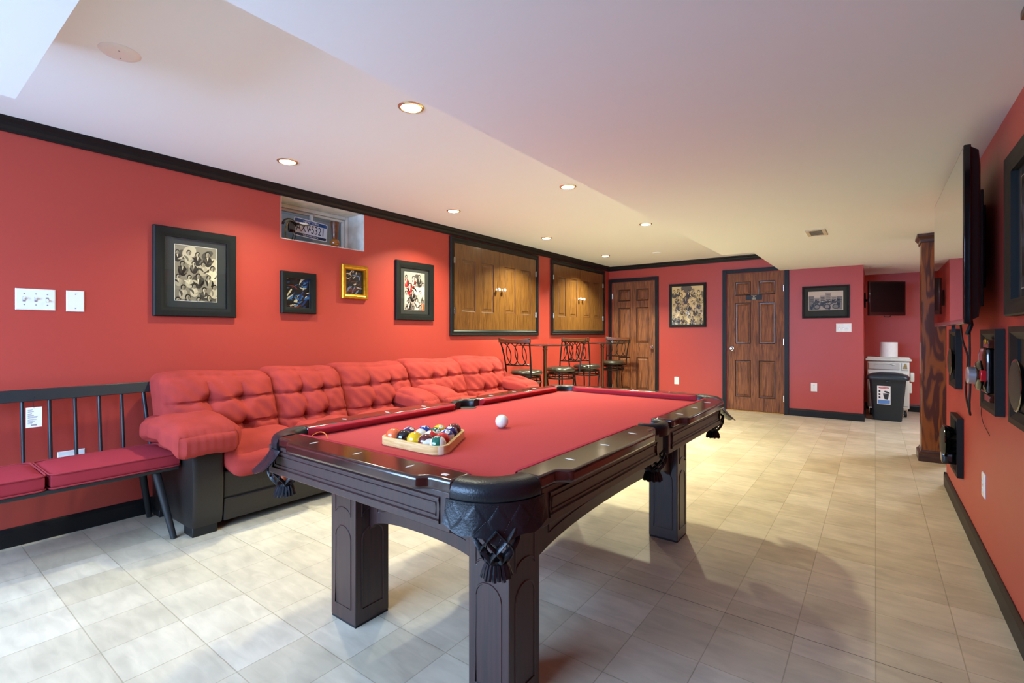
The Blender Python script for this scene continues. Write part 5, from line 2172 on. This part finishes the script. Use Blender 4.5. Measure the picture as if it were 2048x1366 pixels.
# white rolling cart
KX, KY = 0.145, 8.62
t = thing('rolling_cart', 'off white plastic rolling cart behind the dark bin', 'cart', (KX, KY, 0))
bm = BM()
box(bm, KX - 0.23, KX + 0.23, KY - 0.18, KY + 0.18, 0.115, 0.76)
obj('body', bm, M['cart_plastic'], t, bevel=0.012)
bm = BM()
box(bm, KX - 0.252, KX + 0.252, KY - 0.205, KY + 0.205, 0.762, 0.792)
box(bm, KX - 0.235, KX + 0.235, KY - 0.19, KY + 0.19, 0.790, 0.812)
obj('lid', bm, M['cart_plastic'], t, bevel=0.008)
bm = BM()
box(bm, KX - 0.215, KX + 0.125, KY - 0.192, KY - 0.178, 0.645, 0.738)
d = obj('drawer', bm, mat('greyed plastic', '#b9b6a8', rough=0.5), t, bevel=0.006)
bm = BM()
tube(bm, [(KX - 0.15, KY - 0.194, 0.705), (KX - 0.10, KY - 0.196, 0.725), (KX + 0.0, KY - 0.196, 0.728), (KX + 0.08, KY - 0.194, 0.705)], 0.005, 6)
obj('drawer_pull', bm, M['cart_plastic'], d)
bm = BM()
box(bm, KX + 0.145, KX + 0.215, KY - 0.190, KY - 0.178, 0.640, 0.74)
obj('side_panel', bm, M['cart_plastic'], t, bevel=0.004)
bm = BM()
prism(bm, [(KX + 0.155, 0.66), (KX + 0.205, 0.66), (KX + 0.20, 0.72), (KX + 0.18, 0.735)], KY - 0.192, KY - 0.189, 'Y')
obj('warning_label', bm, mat('tan label', '#9a8650', rough=0.6, noise=0.4, nscale=60), t, smooth=False)
bm = BM()
box(bm, KX - 0.215, KX + 0.215, KY - 0.19, KY - 0.178, 0.15, 0.60)
obj('front_door', bm, M['cart_plastic'], t, bevel=0.006)
bm = BM()
cushion(bm, (KX + 0.262, KY - 0.08, 0.545), (0.022, 0.06, 0.06), 0.008, 4)
cushion(bm, (KX + 0.240, KY - 0.08, 0.40), (0.018, 0.06, 0.07), 0.008, 4)
obj('side_handle', bm, M['cart_plastic'], t)
for sx in (-1, 1):
    for sy in (-1, 1):
        x, y = KX + sx * 0.19, KY + sy * 0.14
        bm = BM()
        lathe(bm, [(0.0, -0.013), (0.032, -0.013), (0.036, -0.009), (0.036, 0.009), (0.032, 0.013), (0.0, 0.013)], (x, y, 0.036), 'X', 20)
        w = obj('caster', bm, M['rubber'], t)
        bm = BM()
        box(bm, x - 0.020, x - 0.015, y - 0.016, y + 0.016, 0.03, 0.10)
        box(bm, x + 0.015, x + 0.020, y - 0.016, y + 0.016, 0.03, 0.10)
        box(bm, x - 0.022, x + 0.022, y - 0.022, y + 0.022, 0.098, 0.115)
        obj('caster_fork', bm, M['chrome'], w, smooth=False)
t = thing('paper_towel_roll', 'white paper towel roll standing on the cart', 'paper towels', (0.155, 8.58, 0.813))
bm = BM()
lathe(bm, [(0.022, 0.0), (0.092, 0.0), (0.100, 0.004), (0.100, 0.200), (0.098, 0.204), (0.024, 0.204), (0.022, 0.2), (0.022, 0.0)], seg=40)
obj('roll', bm, M['paper'], t, world=False)
bm = BM()
lathe(bm, [(0.0195, 0.001), (0.0215, 0.001), (0.0215, 0.205), (0.0195, 0.205), (0.0195, 0.001)], seg=24)
obj('core', bm, mat('cardboard', '#8d7453', rough=0.9), t, world=False)

# waste bin
t = thing('waste_bin', 'dark slate plastic bin with a domed lid and white product label', 'bin', (0.135, 8.10, 0), R(-3))


def ring_loft(bm, rings, cap0=True, cap1=True):
    R_ = [[bm.verts.new(p) for p in r] for r in rings]
    n = len(R_[0])
    for a, b in zip(R_, R_[1:]):
        for k in range(n):
            l = (k + 1) % n
            bm.faces.new((a[k], a[l], b[l], b[k]))
    if cap0:
        bm.faces.new(R_[0][::-1])
    if cap1:
        bm.faces.new(R_[-1])


def rr3(hx, hy, r, z, dz=None):
    return [(x, y, z + (dz(x, y) if dz else 0)) for x, y in rrect(hx, hy, r)]


bm = BM()
ring_loft(bm, [rr3(0.145, 0.105, 0.03, 0.0), rr3(0.150, 0.110, 0.03, 0.012), rr3(0.192, 0.132, 0.04, 0.535), rr3(0.200, 0.140, 0.04, 0.548)])
obj('body', bm, M['bin_plastic'], t, world=False)
bm = BM()
dome = lambda k: (lambda x, y: k * (1 - (x / 0.24) ** 2))
ring_loft(bm, [rr3(0.218, 0.155, 0.05, 0.535), rr3(0.224, 0.160, 0.05, 0.548), rr3(0.224, 0.160, 0.05, 0.570), rr3(0.212, 0.148, 0.05, 0.583, dome(0.012)), rr3(0.17, 0.11, 0.05, 0.594, dome(0.030)), rr3(0.09, 0.05, 0.03, 0.600, dome(0.032))])
obj('lid', bm, M['bin_plastic'], t, world=False, sharp=50)
bm = BM()
box(bm, -0.018, 0.018, -0.142, -0.130, 0.505, 0.53)
obj('latch', bm, M['bin_plastic'], t, world=False, bevel=0.004)


def on_bin(name, bm_, m, off):
    """lay flat work (drawn in XZ) on the sloping bin front"""
    for v in bm_.verts:
        z = v.co.z
        v.co.y += -(0.1102 + (0.132 - 0.110) * (z - 0.012) / 0.523) - off
    return obj(name, bm_, m, t, world=False, smooth=False)


bm = BM()
box(bm, -0.105, 0.035, -0.0008, 0, 0.215, 0.455)
lb = on_bin('label', bm, M['paper'], 0.0003)
bm = BM()
prism(bm, [(-0.035 + 0.056 * math.cos(a), 0.432 + 0.0125 * math.sin(a)) for a in [2 * PI * k / 28 for k in range(28)]], -0.0004, 0, 'Y')
on_bin('logo', bm, M['ink_red'], 0.0012)
b = text_bm('Rubbermaid', 0.0175, Matrix.Translation((-0.035, 0, 0.432)) @ FRONT, 0.0001)
on_bin('lettering', b, M['paper'], 0.0019)
bm = BM()
box(bm, -0.098, 0.028, -0.0004, 0, 0.222, 0.272)
on_bin('blue_panel', bm, M['ink_blue'], 0.0012)
bm = BM()
prism(bm, [(-0.028, 0.285), (0.008, 0.280), (0.018, 0.345), (-0.042, 0.345)], -0.0004, 0, 'Y')
prism(bm, [(-0.012 + 0.034 * math.cos(a), 0.352 + 0.007 * math.sin(a) - 0.003 * math.cos(a)) for a in [2 * PI * k / 20 for k in range(20)]], -0.0004, 0, 'Y')
prism(bm, [(-0.002 + 0.030 * math.cos(a), 0.375 + 0.013 * math.sin(a) - 0.010 * math.cos(a)) for a in [2 * PI * k / 20 for k in range(20)]], -0.0004, 0, 'Y')
for z in (0.385, 0.345, 0.305):
    prism(bm, [(-0.088, z - 0.012), (-0.072, z - 0.012), (-0.068, z + 0.004), (-0.078, z + 0.013), (-0.090, z + 0.010)], -0.0004, 0, 'Y')
on_bin('pictogram', bm, mat('label ink', '#2a2a28', rough=0.6), 0.0012)
